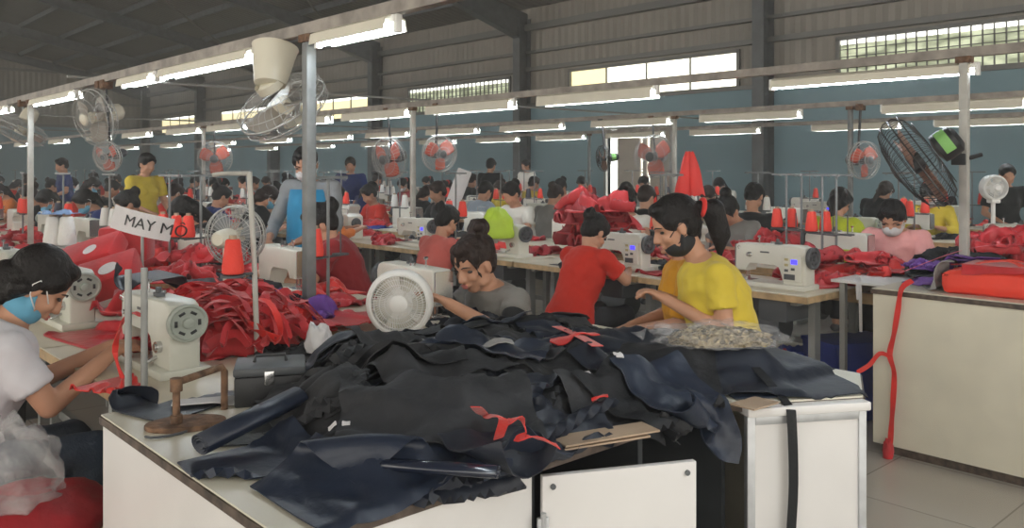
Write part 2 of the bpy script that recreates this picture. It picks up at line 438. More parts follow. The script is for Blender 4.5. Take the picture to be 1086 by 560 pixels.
for y, p, lb in ((-1.2, lamp12, 'lit tube lamp on the nearest rail, behind the near pole, closest to the viewer'), (.6, lamp12, 'lit tube lamp on the nearest rail above the near cutting counter'),
                 (2.98, lamp06, 'short bright tube lamp right of the thick near pole'), (4.47, lamp12, 'long bright tube lamp left of the big bucket fan'), (5.5, lamp06, 'short bright tube lamp left of the long one on nearest rail'),
                 (7.45, lamp12, 'bright tube lamp between the left thin pole and the hanging grey fan'), (9.6, lamp12, 'tube lamp at the left edge beyond the left pole'), (12.0, lamp12, 'far tube lamp on the nearest rail beyond the left edge')):
    put_lamp(p, 1.85, y, 1.955, lb, G)
for r, (x, rn) in enumerate(((4.8, 'second'), (7.8, 'third'), (10.8, 'fourth'))):
    ys = [2.25, 4.35, 5.85, 7.35, 8.85, 10.9, 12.4, 14.4, 16.4, 19, 22, 25] if r == 0 else ([.9, 2.9, 4.9, 6.5, 8.2, 9.9, 11.6, 13.3, 15.5, 18, 21, 24] if r == 1 else [1.5, 3.6, 5.2, 7.2, 8.9, 10.6, 12.3, 14.2, 16.5, 19, 22, 25])
    for k, y in enumerate(ys):
        put_lamp(lampd12 if (r, k) != (0, 0) else lamp12, x, y, 1.955 if (r, k) != (0, 0) else 1.925, 'tube lamp on the %s lamp rail from the front, %s from its right end' % (rn, nth(k)), G)
for i, x in enumerate(RAILX):
    bm = B(); y0 = -3 if i < 2 else -1
    box(bm, x - .022, x + .022, y0, 27, 2.005, 2.055)
    o = obj('lamp_rail', bm, M['rail']); tag(o, 'long steel rail carrying tube lamps, %s from the front' % nth(i), 'rail')
    for k in range(int((27 - y0) / 2.2)):
        bm = B(); y = y0 + .6 + k * 2.2
        tube(bm, [(x + .03, y + j * .22, 2.035 - .025 * math.sin(j / 10 * PI)) for j in range(11)], .006, 5)
        obj('cable', bm, M['white_pl'], o)
def post(x, y, z0, w_, m, label):
    t = empty('rail_post', (x, y, 0), 0, label, 'post')
    bm = B(); box(bm, -w_ / 2, w_ / 2, -w_ / 2, w_ / 2, z0, 2.0, bev=.003); obj('upright', bm, m, t)
    bm = B(); box(bm, -.06, .06, -.06, .06, z0 - .0, z0 + .008); obj('foot_plate', bm, m, t)
    bm = B(); box(bm, -w_ * .7, w_ * .7, -w_ * .9, w_ * .9, 1.97, 2.005, bev=.003); obj('clamp', bm, M['rust'], t)
    return t
post(1.85, 3.36, .75, .046, M['pole'], 'thick grey square post on the near table holding the lamp rail')
post(1.85, 8.2, .75, .042, M['pole_w'], 'thin pale post at the left holding the nearest lamp rail')
post(4.76, 1.7, .82, .042, M['pole_w'], 'pale post at the right beside the big black fan')
post(4.8, 6.7, .75, .042, M['pole_w'], 'white post in the middle distance left of the man in light blue')
post(4.8, 11.7, .75, .042, M['pole_w'], 'white post of the second rail, farther left beyond the crowd')
post(7.8, 3.8, .75, .04, M['pole'], 'grey post of the third rail behind the woman in pink')
post(7.8, 5.85, .75, .04, M['pole_w'], 'grey post of the third rail behind the hanging red cloth')
post(7.8, 10.85, .75, .04, M['pole'], 'grey post of the third rail, far middle of the hall')
post(10.8, 9.9, .75, .04, M['pole'], 'grey post of the fourth rail before the shuttered doorway')
post(10.8, 16, .75, .04, M['pole'], 'grey post of the fourth rail, far left of the hall')
# thin cross pipes between rails
for k, (y, z) in enumerate(((6.9, 2.1), (12.2, 2.1), (17, 2.1))):
    bm = B(); tube(bm, [(1.8, y, z), (11, y, z)], .012, 6)
    tag(obj('cross_pipe', bm, M['steel_l']), 'thin pipe running across the lamp rails, %s from the viewer' % nth(k), 'pipe')
# ------------------------------------------------------------------ people
def hand(bm, W, f, n, s, curl=.5, sc=1.0):
    f, n, s = V(f).normalized(), V(n), V(s)
    n = (n - f * n.dot(f)).normalized(); s = f.cross(n) * (1 if f.cross(n).dot(s) > 0 else -1)
    k = sc
    m = Matrix((s, f, n)).transposed().to_4x4(); m.translation = W
    for a, b, r in (((0, .0, 0), (.0, .03, 0), .020),): rcone(bm, m @ V(a), m @ V(b), r, r * 1.1, 10, 1.3, .8, ref=n)
    ell(bm, (0, .048 * k, 0), (.038 * k, .044 * k, .014 * k), m, 12)
    for i in range(4):
        x = (.027 - .018 * i) * k; L = (.070, .078, .072, .056)[i] * k
        b0 = m @ V((x, .070 * k, 0)); d = f
        ax = s
        def bend(d, a): return (d * math.cos(a) - n * math.sin(a)).normalized() if False else (Matrix.Rotation(-a if f.cross(n).dot(ax) > 0 else a, 4, ax) @ d)
        c = curl * (1 + .12 * i); p = b0
        for j, fr in enumerate((.45, .32, .25)):
            q = None
            ang = c * (.55, 1.25, 1.8)[j]
            dd = (f * math.cos(ang) - n * math.sin(ang)).normalized() + s * (.06 * (1.5 - i))
            dd.normalize(); q = p + dd * L * fr
            rcone(bm, p, q, (.0092, .0085, .0078)[j] * k, (.0085, .0078, .0066)[j] * k, 8); p = q
    b0 = m @ V((.026 * k, .022 * k, -.002)); d1 = (f * .6 + s * .75 - n * .35).normalized(); d2 = (f * .9 + s * .25 - n * .4).normalized()
    p = b0 + d1 * .036 * k; rcone(bm, b0, p, .0125 * k, .010 * k, 8); rcone(bm, p, p + d2 * .032 * k, .010 * k, .0078 * k, 8)

def head_matrix(P):
    hc = V(P['head']); return Matrix.Translation(hc) @ Rm('Z', P.get('yaw', 0)) @ Rm('X', -P.get('pitch', .5)) @ Rm('Y', P.get('roll', 0)) @ Matrix.Scale(P.get('hs', 1.0), 4)

def torso_rings(P, k=0.0, top=True):
    """rings from the seat up to the neck along the spine"""
    pel, ch, nk = V(P['pelvis']), V(P['chest']), V(P['neck'])
    fwd = V(P.get('fwd', (0, 1, 0))); side = V((1, 0, 0))
    def ring(c, up, rx, ry):
        up = up.normalized(); f = (fwd - up * fwd.dot(up)).normalized(); s_ = f.cross(up).normalized()
        return (c, s_ * (rx + k), f * (ry + k))
    b = P.get('bulk', 1.0)
    u1 = (ch - pel); u2 = (nk - ch)
    wst = pel.lerp(ch, .45) - fwd * .01
    R = [ring(pel - u1.normalized() * .07, u1, .150 * b, .115 * b), ring(pel, u1, .165 * b, .125 * b), ring(pel + u1 * .22, u1, .150 * b, .115 * b),
         ring(wst, u1, .130 * b, .100 * b), ring(pel.lerp(ch, .75), u1, .142 * b, .108 * b), ring(ch, u1 + u2, .150 * b, .112 * b),
         ring(ch + u2 * .45, u2, .155 * b, .092 * b), ring(ch + u2 * .72, u2, .135 * b, .070 * b)]
    if top: R += [ring(ch + u2 * .92, u2, .080, .056), ring(nk, u2, .052, .050)]
    return R

def make_person(P, label=None, group=None, detail=True):
    vox = .0065 if detail else .013
    t = empty('person', (0, 0, 0), 0, label, 'person', group)
    sh = [V(P['shL']), V(P['shR'])]; el = [V(P['elL']), V(P['elR'])]; wr = [V(P['wrL']), V(P['wrR'])]
    hm = head_matrix(P); nk = V(P['neck'])
    bm = B()
    loft(bm, torso_rings(P), 16)
    hips = [V(P['pelvis']) + V((sx * .085, .02, -.03)) for sx in (-1, 1)]
    kn = [V(P['knL']), V(P['knR'])]; an = [V(P['anL']), V(P['anR'])]
    for i in (0, 1):
        rcone(bm, sh[i], el[i], .044, .036, 12); rcone(bm, el[i], wr[i], .036, .024, 12)
        rcone(bm, V(P['chest']).lerp(nk, .55), sh[i], .05, .048, 12)
        d = (wr[i] - el[i]).normalized()
        f = V(P.get('handdir', [None, None])[i] or d); sd = V((1 if i == 0 else -1, .2, 0))
        if detail: hand(bm, wr[i], f, V(P.get('handn', (0, -.1, 1))), sd, P.get('curl', .5), .92)
        else:
            rcone(bm, wr[i], wr[i] + f * .09, .024, .03, 10, 1.2, .6, ref=(0, 0, 1)); rcone(bm, wr[i] + f * .09, wr[i] + f * .15 - V((0, 0, .03)), .022, .012, 8, 1.6, .6, ref=(0, 0, 1))
            rcone(bm, wr[i] + f * .04, wr[i] + f * .08 + sd.normalized() * .035, .011, .009, 8)
        rcone(bm, hips[i], kn[i], .075, .052, 12); rcone(bm, kn[i], an[i], .052, .034, 12)
        rcone(bm, an[i], an[i] + V((0, .15, -.045)), .032, .028, 10)
    rcone(bm, nk - V((0, .01, .03)), hm @ V((0, -.02, -.06)), .050, .050, 14)
    # head
    ell(bm, (0, -.012, .030), (.074, .092, .083), hm, 20)
    ell(bm, (0, .014, -.030), (.061, .070, .080), hm, 20)
    ell(bm, (0, .040, -.086), (.033, .032, .028), hm, 14)
    ell(bm, (0, .066, .018), (.048, .018, .012), hm, 12)
    for sx in (-1, 1):
        ell(bm, (sx * .033, .055, -.030), (.026, .024, .024), hm, 12)
        ell(bm, (sx * .045, .012, -.070), (.024, .034, .024), hm, 12)
        ell(bm, (sx * .075, -.008, -.012), (.009, .019, .031), hm @ Matrix.Translation((0, 0, 0)), 12)
        if detail:
            ell(bm, (sx * .011, .089, -.034), (.009, .010, .008), hm, 10)
    rcone(bm, hm @ V((0, .080, .004)), hm @ V((0, .097, -.030)), .0085, .0125, 10)
    rcone(bm, hm @ V((-.014, .080, -.061)), hm @ V((.014, .080, -.061)), .010, .010, 8)
    body = link_mesh('body', remesh(bm, vox, 2, 'body'), P.get('skin', M['skin']), t)
    # face features
    if detail:
        for sx in (-1, 1):
            bm = B(); ell(bm, (sx * .031, .0755, .0015), (.0135, .0075, .0058), hm @ Rm('Z', -sx * .18), 12); obj('eye', bm, M['eye'], t, True)
            bm = B(); tube(bm, [hm @ V((sx * x, y, z)) for x, y, z in ((.016, .086, .021), (.028, .083, .026), (.042, .073, .023), (.050, .063, .018))], [.0022, .003, .0026, .0015], 6); obj('eyebrow', bm, M['hair'], t, True)
        if not P.get('mask') or P.get('maskdown'):
            bm = B(); ell(bm, (0, .0885, -.0565), (.021, .0075, .005), hm, 12); ell(bm, (0, .0875, -.0655), (.018, .008, .006), hm, 12); obj('lips', bm, M['lips'], t, True)
    if P.get('mask'):
        bm = B()
        if P.get('maskdown'): ell(bm, (0, .006, -.078), (.069, .070, .052), hm, 20); rcone(bm, hm @ V((.066, .0, -.03)), hm @ V((.055, .02, -.09)), .012, .02, 10, .5, 1); rcone(bm, hm @ V((-.066, .0, -.03)), hm @ V((-.055, .02, -.09)), .012, .02, 10, .5, 1)
        else:
            ell(bm, (0, .030, -.052), (.068, .082, .050), hm, 20); rcone(bm, hm @ V((0, .088, -.018)), hm @ V((0, .106, -.036)), .012, .016, 10)
        mk = link_mesh('face_mask', remesh(bm, .006 if detail else .01, 2, 'face_mask'), P['mask'], t)
        for sx in (-1, 1):
            bm = B(); tube(bm, [hm @ V((sx * x, y, z)) for x, y, z in ((.060, .050, -.026), (.074, .015, .002), (.084, -.020, .014), (.086, -.030, -.008), (.078, -.014, -.035), (.066, .03, -.062))], .0022, 6)
            obj('ear_loop', bm, M['white_pl'] if P['mask'] != M['mask_k'] else M['mask_k'], mk, True)
    # hair
    st = P.get('hairstyle', 'bun'); bm = B()
    ell(bm, (0, -.022, .038), (.084, .098, .090), hm, 24)
    ell(bm, (0, -.052, -.012), (.072, .062, .068), hm, 18)
    ell(bm, (0, .034, .088), (.056, .044, .030), hm, 14)
    for sx in (-1, 1): ell(bm, (sx * .062, .012, .040), (.022, .048, .042), hm, 12)
    if st == 'bun': ell(bm, (0, -.118, .062), (.050, .044, .046), hm, 16); ell(bm, (.018, -.135, .085), (.026, .024, .026), hm, 12)
    if st == 'topbun':
        ell(bm, (0, -.085, .125), (.050, .048, .040), hm, 16); ell(bm, (.03, -.118, .110), (.035, .03, .030), hm, 12); ell(bm, (-.035, -.06, .148), (.028, .03, .022), hm, 12)
        rcone(bm, hm @ V((.06, .05, .045)), hm @ V((.074, .045, -.05)), .012, .004, 8)
        rcone(bm, hm @ V((-.06, .05, .045)), hm @ V((-.074, .045, -.04)), .012, .004, 8)
    if st == 'tied':
        ell(bm, (0, -.10, -.03), (.042, .04, .045), hm, 14); ell(bm, (0, -.055, -.045), (.066, .060, .070), hm, 16)
        for sx in (-1, 1): rcone(bm, hm @ V((sx * .066, .03, .045)), hm @ V((sx * .060, -.055, -.045)), .024, .026, 10)
        a = hm @ V((0, -.10, -.05)); rcone(bm, a, V(P['neck']) + V((0, -.09, .0)), .034, .026, 12); rcone(bm, V(P['neck']) + V((0, -.09, .0)), V(P['neck']) + V((0, -.13, -.12)), .026, .010, 12)
    if st == 'pony':
        a = hm @ V((0, -.115, .03)); b = hm @ V((0, -.175, -.01)); c = b + V((0, -.03, -.10)); d = c + V((0, .0, -.09))
        rcone(bm, a, b, .030, .046, 12); rcone(bm, b, c, .050, .046, 12); rcone(bm, c, d, .046, .012, 12)
    if st == 'long':
        a = hm @ V((0, -.08, -.02)); b = V(P['neck']) + V((0, -.075, .01)); rcone(bm, a, b, .070, .062, 14, 1.15, .7, ref=(0, 1, 0)); rcone(bm, b, b + V((0, -.02, -.14)), .062, .028, 14, 1.2, .6, ref=(0, 1, 0))
        for sx in (-1, 1): rcone(bm, hm @ V((sx * .078, .0, .02)), hm @ V((sx * .072, -.02, -.12)), .018, .022, 10)
    def hairp(co, nr):
        sc = P.get('hairnoise', 1)
        for i in range(len(co)):
            p = co[i]; d = noise.noise((p[0] * 55, p[1] * 55, p[2] * 18)) * .0035 + noise.noise((p[0] * 18, p[1] * 18, p[2] * 10)) * .006
            co[i] = co[i] + nr[i] * d * sc
        return co
    hr = link_mesh('hair', remesh(bm, .0065 if detail else .011, 2, 'hair', hairp if detail else None), P.get('hair', M['hair']), t)
    if st == 'pony':
        bm = B(); a = hm @ V((0, -.120, .03)); b = hm @ V((0, -.148, .012)); u, v_ = frame(b - a)
        tube(bm, [a.lerp(b, .6) + u * .034 * math.cos(q) + v_ * .034 * math.sin(q) for q in np.arange(0, 2 * PI, PI / 8)], .011, 8, True); obj('scrunchie', bm, M['red2'], t, True)
    # shirt
    bm = B(); k = .015 + P.get('loose', 0)
    R = torso_rings(P, k, False)
    nk2 = V(P['chest']).lerp(nk, .93); u2 = nk - V(P['chest']); f = (V((0, 1, 0)) - u2.normalized() * u2.normalized().y).normalized()
    R.append((nk2, V((.088, 0, 0)), f * .066))
    loft(bm, R, 20)
    sl = P.get('sleeve', .62)
    for i in (0, 1):
        rcone(bm, V(P['chest']).lerp(nk, .60), sh[i], .058, .060, 14)
        if sl <= 1:
            e = sh[i].lerp(el[i], sl); rcone(bm, sh[i], sh[i] + (e - sh[i]) * .5, .061, .058, 14); cyl(bm, sh[i].lerp(e, .3), e, .058, .060, 16)
        else:
            rcone(bm, sh[i], el[i], .058, .048, 14); e = el[i].lerp(wr[i], sl - 1); cyl(bm, el[i], e, .047, .036, 14)
    if P.get('chestbump', 1):
        for sx in (-1, 1): ell(bm, V(P['chest']) + f * .085 + V((sx * .065, 0, .0)), (.055, .045, .055), None, 12)
    amp = P.get('wrinkle', 1.0)
    def shirtp(co, nr):
        for i in range(len(co)):
            p = co[i]
            d = noise.noise((p[0] * 9 + 3, p[1] * 9, p[2] * 16)) * .009 + noise.noise((p[0] * 22, p[1] * 22 + 5, p[2] * 34)) * .004
            co[i] = co[i] + nr[i] * (d * amp + .001)
        return co
    link_mesh('shirt', remesh(bm, .009 if detail else .014, 2, 'shirt', shirtp), P.get('shirt', SM['red']), t)
    # trousers and shoes
    bm = B()
    u1 = (V(P['chest']) - V(P['pelvis'])).normalized()
    loft(bm, [(c, u * 1.07, v * 1.07) for c, u, v in torso_rings(P)[:3]], 16)
    for i in (0, 1):
        rcone(bm, hips[i], kn[i], .090, .066, 14); rcone(bm, kn[i], kn[i].lerp(an[i], .5), .066, .055, 14); cyl(bm, kn[i].lerp(an[i], .4), kn[i].lerp(an[i], .93), .055, .052, 14)
    link_mesh('trousers', remesh(bm, .012 if detail else .016, 2, 'trousers', shirtp), P.get('pants', M['trouser']), t)
    if not P.get('noshoes'):
        for i in (0, 1):
            bm = B(); a = an[i]; rcone(bm, a + V((0, -.02, -.045)), a + V((0, .15, -.052)), .040, .036, 12, 1, .85, ref=(0, 0, 1)); obj('shoe', bm, M['shoe'], t, True)
    return t

def stool(x, y, rz, label, top=None, h=.45, group='work stools'):
    t = empty('work_stool', (x, y, 0), rz, label, 'stool', group)
    bm = B(); box(bm, -.17, .17, -.15, .15, h - .035, h, bev=.004); obj('seat', bm, top or M['pine'], t)
    for sx in (-1, 1):
        for sy in (-1, 1):
            bm = B(); box(bm, sx * .14 - .02, sx * .14 + .02, sy * .12 - .02, sy * .12 + .02, 0, h - .035); obj('leg', bm, M['pine'], t)
    bm = B()
    box(bm, -.13, .13, -.13, -.11, .15, .18); box(bm, -.13, .13, .11, .13, .15, .18)
    obj('stretcher', bm, M['pine'], t)
    return t

def seated(**k):
    P = dict(pelvis=(0, 0, .56), chest=(0, .09, .84), neck=(0, .15, 1.02), head=(0, .215, 1.13), pitch=.55,
             shL=(-.165, .125, .955), shR=(.165, .125, .955), elL=(-.235, .22, .76), elR=(.235, .22, .76),
             wrL=(-.11, .42, .805), wrR=(.11, .42, .805), knL=(-.12, .40, .53), knR=(.12, .40, .53), anL=(-.12, .38, .09), anR=(.12, .38, .09))
    P.update(k); return P
def standing(**k):
    P = dict(pelvis=(0, 0, .88), chest=(0, .02, 1.16), neck=(0, .03, 1.34), head=(0, .07, 1.46), pitch=.3,
             shL=(-.175, .03, 1.28), shR=(.175, .03, 1.28), elL=(-.23, .06, 1.03), elR=(.23, .06, 1.03),
             wrL=(-.13, .26, .95), wrR=(.13, .26, .95), knL=(-.09, .03, .46), knR=(.09, .03, .46), anL=(-.10, 0, .09), anR=(.10, 0, .09))
    P.update(k); return P
E_, W_ = -PI / 2, PI / 2        # facing the right wall / facing the viewer's side
def place(o, x, y, rz, z=0): o.location = (x, y, z); o.rotation_euler = (0, 0, rz); return o

# 1 masked woman in white at the left, sewing
p = make_person(seated(pelvis=(0, -.02, .53), chest=(0, .09, .80), neck=(0, .16, .945), head=(0, .235, 1.045), pitch=.75, yaw=-.1,
    shL=(-.15, .13, .88), shR=(.15, .12, .87), elL=(-.17, .26, .70), elR=(.185, .22, .70), wrL=(-.03, .47, .815), wrR=(.065, .45, .82),
    handdir=[(.25, .9, -.05), (-.25, .9, .0)], handn=(.3, -.2, .9), curl=.55, shirt=SM['white'], sleeve=.66, pants=M['jeans'], mask=M['mask_b'], maskdown=1, hairstyle='tied', loose=.008, hairnoise=.5, skin=M['skin'],
    knL=(-.10, .36, .50), knR=(.13, .36, .52), anL=(-.10, .30, .09), anR=(.14, .33, .09)),
    'woman in white shirt and blue mask sewing at the near left table')
place(p, .47, 3.02, E_)
# 2 woman in grey leaning over the navy pile
p = make_person(seated(pelvis=(0, -.04, .50), chest=(0, .06, .74), neck=(0, .13, .885), head=(0, .205, .975), pitch=.42, yaw=.1, roll=.05,
    shL=(-.165, .10, .82), shR=(.165, .09, .82), elL=(-.25, .22, .70), elR=(.24, .2, .70), wrL=(-.13, .44, .845), wrR=(.08, .46, .845), handn=(0, -.1, 1), curl=.35,
    shirt=SM['grey'], sleeve=.35, hairstyle='topbun', hair=M['hair_b'], hs=1.02, hairnoise=2.0), 'woman in grey vest with brown topknot behind the navy cloth pile')
place(p, 2.55, 2.82, W_ - .02, .03)
for i, (a, b_) in enumerate((((-.165, .10, .82), (-.25, .22, .70)), ((.165, .09, .82), (.24, .2, .70)))):
    bm = B(); a, b_ = V(a), V(b_); rcone(bm, a.lerp(b_, .1), b_, .056, .046, 14)
    e = b_.lerp(V(((-.13, .44, .845), (.08, .46, .845))[i]), .3); rcone(bm, b_, e, .046, .042, 12)
    link_mesh('dark_sleeve', remesh(bm, .009, 2, 'dark_sleeve'), SM['black'], p)
# 3 woman in yellow with black mask
p = make_person(seated(pelvis=(0, -.05, .58), chest=(0, .03, .87), neck=(0, .10, 1.05), head=(0, .20, 1.175), pitch=.42, yaw=.12,
    shL=(-.165, .05, .985), shR=(.165, .05, .985), elL=(-.20, .03, .76), elR=(.21, .02, .76), wrL=(-.07, .25, .875), wrR=(.09, .25, .865), curl=.7,
    shirt=SM['yellow'], sleeve=.6, mask=M['mask_k'], maskdown=1, hairnoise=.4, hairstyle='pony', loose=.018, bulk=1.05, hs=1.04), 'woman in yellow shirt with black mask and ponytail beside the navy pile')
place(p, 3.08, 2.066, W_ - .75)
# 3b person in mustard hidden behind her
p = make_person(seated(shirt=SM['mustard'], sleeve=.9, hairstyle='bun', head=(0, .08, 1.10), neck=(0, .05, 1.01), chest=(0, .02, .84), shL=(-.165, .03, .95), shR=(.165, .03, .95), elL=(-.2, .08, .72), elR=(.2, .08, .72), wrL=(-.06, .30, .66), wrR=(.06, .30, .66), loose=.02), 'person in mustard top mostly hidden behind the woman in yellow')
place(p, *at(737, 3.98, 0).xy, W_ - .85)
# 4 woman in red seen from behind
p = make_person(seated(shirt=SM['red'], sleeve=.7, hairstyle='bun', head=(0, .22, 1.07), neck=(0, .17, .985), chest=(0, .09, .80), pelvis=(0, -.03, .55), pitch=.7, yaw=-.1, loose=.008,
    shL=(-.16, .13, .92), shR=(.16, .13, .92), elL=(-.24, .24, .77), elR=(.25, .25, .78), wrL=(-.10, .45, .815), wrR=(.10, .46, .815)), 'woman in bright red shirt seen from behind, sewing at the second row')
place(p, 3.80, 3.62, E_, -.03); p.scale = (.92, .92, .97)
# 5 woman in dark red, wide neckline
p = make_person(seated(shirt=SM['dark_red'], sleeve=.7, hairstyle='bun', head=(0, .20, 1.085), pitch=.55, yaw=.1, bulk=1.12, loose=.01, elL=(-.26, .26, .76), elR=(.26, .24, .74), wrL=(-.16, .50, .81), wrR=(.10, .48, .80), skin=M['skin']),
    'woman in dark red blouse left of the white round fan, reaching left')
place(p, 2.70, 4.36, W_ - .55)
# 6 standing masked person in a blue apron
p = make_person(standing(shirt=SM['plaid'], sleeve=1.7, mask=M['mask_w'], hairstyle='short', head=(0, .10, 1.445), pitch=.5, yaw=.3, skin=M['skin2'], elL=(-.24, .1, 1.03), elR=(.25, .1, 1.03), wrL=(-.1, .36, .93), wrR=(.12, .36, .93)),
    'standing person with pale mask and bright blue apron behind the thick post')
place(p, 2.98, 5.35, W_ + .5)
bm = B(); P6 = standing()
loft(bm, [(V((0, .02, .62)), V((.20, 0, 0)), V((0, .145, 0))), (V((0, .015, .9)), V((.19, 0, 0)), V((0, .15, 0))), (V((0, .02, 1.15)), V((.178, 0, 0)), V((0, .145, 0))), (V((0, .035, 1.27)), V((.15, 0, 0)), V((0, .115, 0)))], 24)
obj('apron', bm, SM['teal'], p, True)
# 7 woman in salmon
p = make_person(seated(shirt=SM['salmon'], sleeve=.65, hairstyle='bun', pitch=.5, loose=.004), 'woman in salmon shirt with dark bun at the second row, left of grey vest')
place(p, 3.70, 5.0, E_, -.05); p.scale = (.92, .92, .95)
# 8 woman in pink
p = make_person(seated(shirt=SM['pink'], sleeve=.75, mask=M['mask_w'], hairstyle='tied', pitch=.62, yaw=.1, head=(0, .20, 1.085), loose=.012), 'woman in pink shirt and pale mask sewing beyond the white counter')
place(p, 5.86, 2.50, W_ + .15)
# 9 woman in white facing the viewer
p = make_person(seated(shirt=SM['cream'], sleeve=.3, hairstyle='tied', pitch=.5, yaw=-.1, head=(0, .20, 1.13)), 'woman in sleeveless white top facing left behind the red cloth heap')
place(p, 5.92, 4.85, W_ + .1)
# 10 lime
p = make_person(seated(shirt=SM['lime'], sleeve=.7, hairstyle='tied', loose=.03, bulk=1.1), 'worker in lime green shirt seen from behind, left of the pink shirt')
place(p, 6.62, 3.42, E_)
# 11 black shirt man
p = make_person(seated(shirt=SM['black'], sleeve=.8, hairstyle='short', bulk=1.18, head=(0, .14, 1.16), neck=(0, .11, 1.03)), 'man in black shirt seen from behind below the near steel column')
place(p, 6.65, 4.18, E_ + .2)
# 12 man in light blue
p = make_person(seated(shirt=SM['light_blue'], sleeve=.7, hairstyle='short', pitch=.6, bulk=1.05), 'man in light blue shirt bending over the third row, middle of the hall', detail=False)
place(p, 6.62, 8.0, E_)
# 13 dark haired one left of the black shirt
p = make_person(seated(shirt=SM['grey'], sleeve=.6, hairstyle='topbun', pitch=.8, head=(0, .23, 1.08), skin=M['skin']), 'woman in grey with tied hair facing left before the black-shirted man', detail=False)
place(p, 5.95, 3.78, W_)
# 14 big dark hair behind the cage fan
p = make_person(seated(shirt=SM['black'], sleeve=1.6, hairstyle='long', pitch=.9, bulk=1.15, head=(0, .26, 1.08), loose=.01), 'person in black bending low behind the cage fan with cream motor', detail=False)
place(p, 2.72, 6.3, W_ - .3)
# standing figures
st0 = make_person(standing(shirt=SM['black'], sleeve=.7, hairstyle='short'), 'standing person in black beyond the man in light blue', detail=False)
place(st0, *at(519, 14.5, 0).xy, E_ + .4)
def mats(shirt, hair='hair', skin='skin', mask=None):
    d = {'shirt': SM[shirt], 'hair': M[hair], 'body': M[skin]}
    return d
q = dup(st0, at(152, 9.4, 0), PI + .3, 'standing person in yellow with dark straps at the far left', mats=mats('yellow'))
for px_, D_, s_, lab, rz in ((70, 14, 'dark_blue', 'standing person in dark blue at the far left end of the hall', W_), (372, 13, 'dark_blue', 'standing person in dark blue beside the orange fan', 2.5),
                     (1066, 9.6, 'black', 'person in black at the right edge behind the white machine', W_ + .6), (560, 17, 'cream', 'standing person in pale top near the second steel column', W_)):
    dup(st0, at(px_, D_, -.12 if D_ < 10 else 0), rz, lab, mats=mats(s_))
# seated archetypes of the crowd
arch = [make_person(seated(shirt=SM['red'], hairstyle='bun', sleeve=.65), detail=False, label='x'),
        make_person(seated(shirt=SM['red'], hairstyle='tied', sleeve=.7, head=(.02, .235, 1.09), pitch=.8, yaw=.15, mask=M['mask_b']), detail=False, label='x'),
        make_person(seated(shirt=SM['red'], hairstyle='short', sleeve=.8, head=(-.01, .19, 1.14), pitch=.4, yaw=-.2, bulk=1.06), detail=False, label='x'),
        make_person(seated(shirt=SM['red'], hairstyle='pony', sleeve=1.6, head=(0, .22, 1.11), pitch=.6, yaw=.3, mask=M['mask_w']), detail=False, label='x')]
arch_used = [False] * 4
X0 = [.83, 4.1, 7.0, 10.0]
ROWN = ['first', 'second', 'third', 'fourth']
CROWD = {  # (row, side): (start y, pitch, count, [colours])
    (0, 'near'): (4.55, 1.18, 7, ['white', 'red', 'black', 'cream', 'plaid', 'dark_blue', 'red']),
    (0, 'far'): (7.9, 1.2, 9, ['plaid', 'dark_blue', 'red', 'black', 'orange', 'light_blue', 'brown', 'red', 'black']),
    (1, 'near'): (6.9, 1.2, 12, ['orange', 'black', 'dark_blue', 'red', 'brown', 'black', 'red', 'dark_blue', 'plaid', 'black', 'red', 'brown']),
    (1, 'far'): (6.35, 1.25, 12, ['cream', 'black', 'red', 'brown', 'dark_blue', 'salmon', 'black', 'red', 'plaid', 'black', 'brown', 'red']),
    (2, 'near'): (5.5, 1.3, 10, ['black', 'grey', None, 'black', 'dark_blue', 'red', 'black', 'plaid', 'red', 'black']),
    (2, 'far'): (3.4, 1.3, 12, ['yellow', None, 'black', 'grey', 'red', 'yellow', 'black', 'dark_red', 'cream', 'black', 'dark_blue', 'red']),
    (3, 'near'): (4.4, 1.5, 10, ['black', None, 'black', None, 'yellow', 'black', None, 'red', 'black', 'dark_blue']),
    (3, 'far'): (3.0, 1.6, 9, ['brown', 'black', None, 'cream', 'black', 'dark_red', 'black', None, 'black'])}
rng = random.Random(11)
for (r, side), (y0, pitch, cnt, cl) in CROWD.items():
    seen = 0
    for k in range(cnt):
        if cl[k] is None: continue
        y = y0 + k * pitch + rng.uniform(-.1, .1)
        x = X0[r] - .28 + rng.uniform(-.08, .04) if side == 'near' else X0[r] + 1.88 + rng.uniform(-.04, .08)
        a = rng.randrange(4); cname = cl[k].replace('_', ' ')
        lab = 'worker in %s top on %s side of %s table row, %s crowd place' % (cname, side, ROWN[r], nth(seen))
        rz = (E_ if side == 'near' else W_) + rng.uniform(-.25, .25)
        mm = mats(cl[k], rng.choice(['hair', 'hair', 'hair_b']), rng.choice(['skin', 'skin2']))
        if not arch_used[a]:
            o = arch[a]; arch_used[a] = True; o.location = (x, y, 0); o.rotation_euler = (0, 0, rz); o['label'] = lab; o['group'] = 'seated workers of the crowd'
            o['pending'] = cl[k]
        else: dup(arch[a], (x, y, rng.uniform(-.04, .06)), rz, lab, 'seated workers of the crowd', mats=mm)
        seen += 1
for a in arch:
    for c in kids(a):
        if c.name.startswith('shirt'):
            c.material_slots[0].link = 'OBJECT'; c.material_slots[0].material = SM[a['pending']]
    del a['pending']
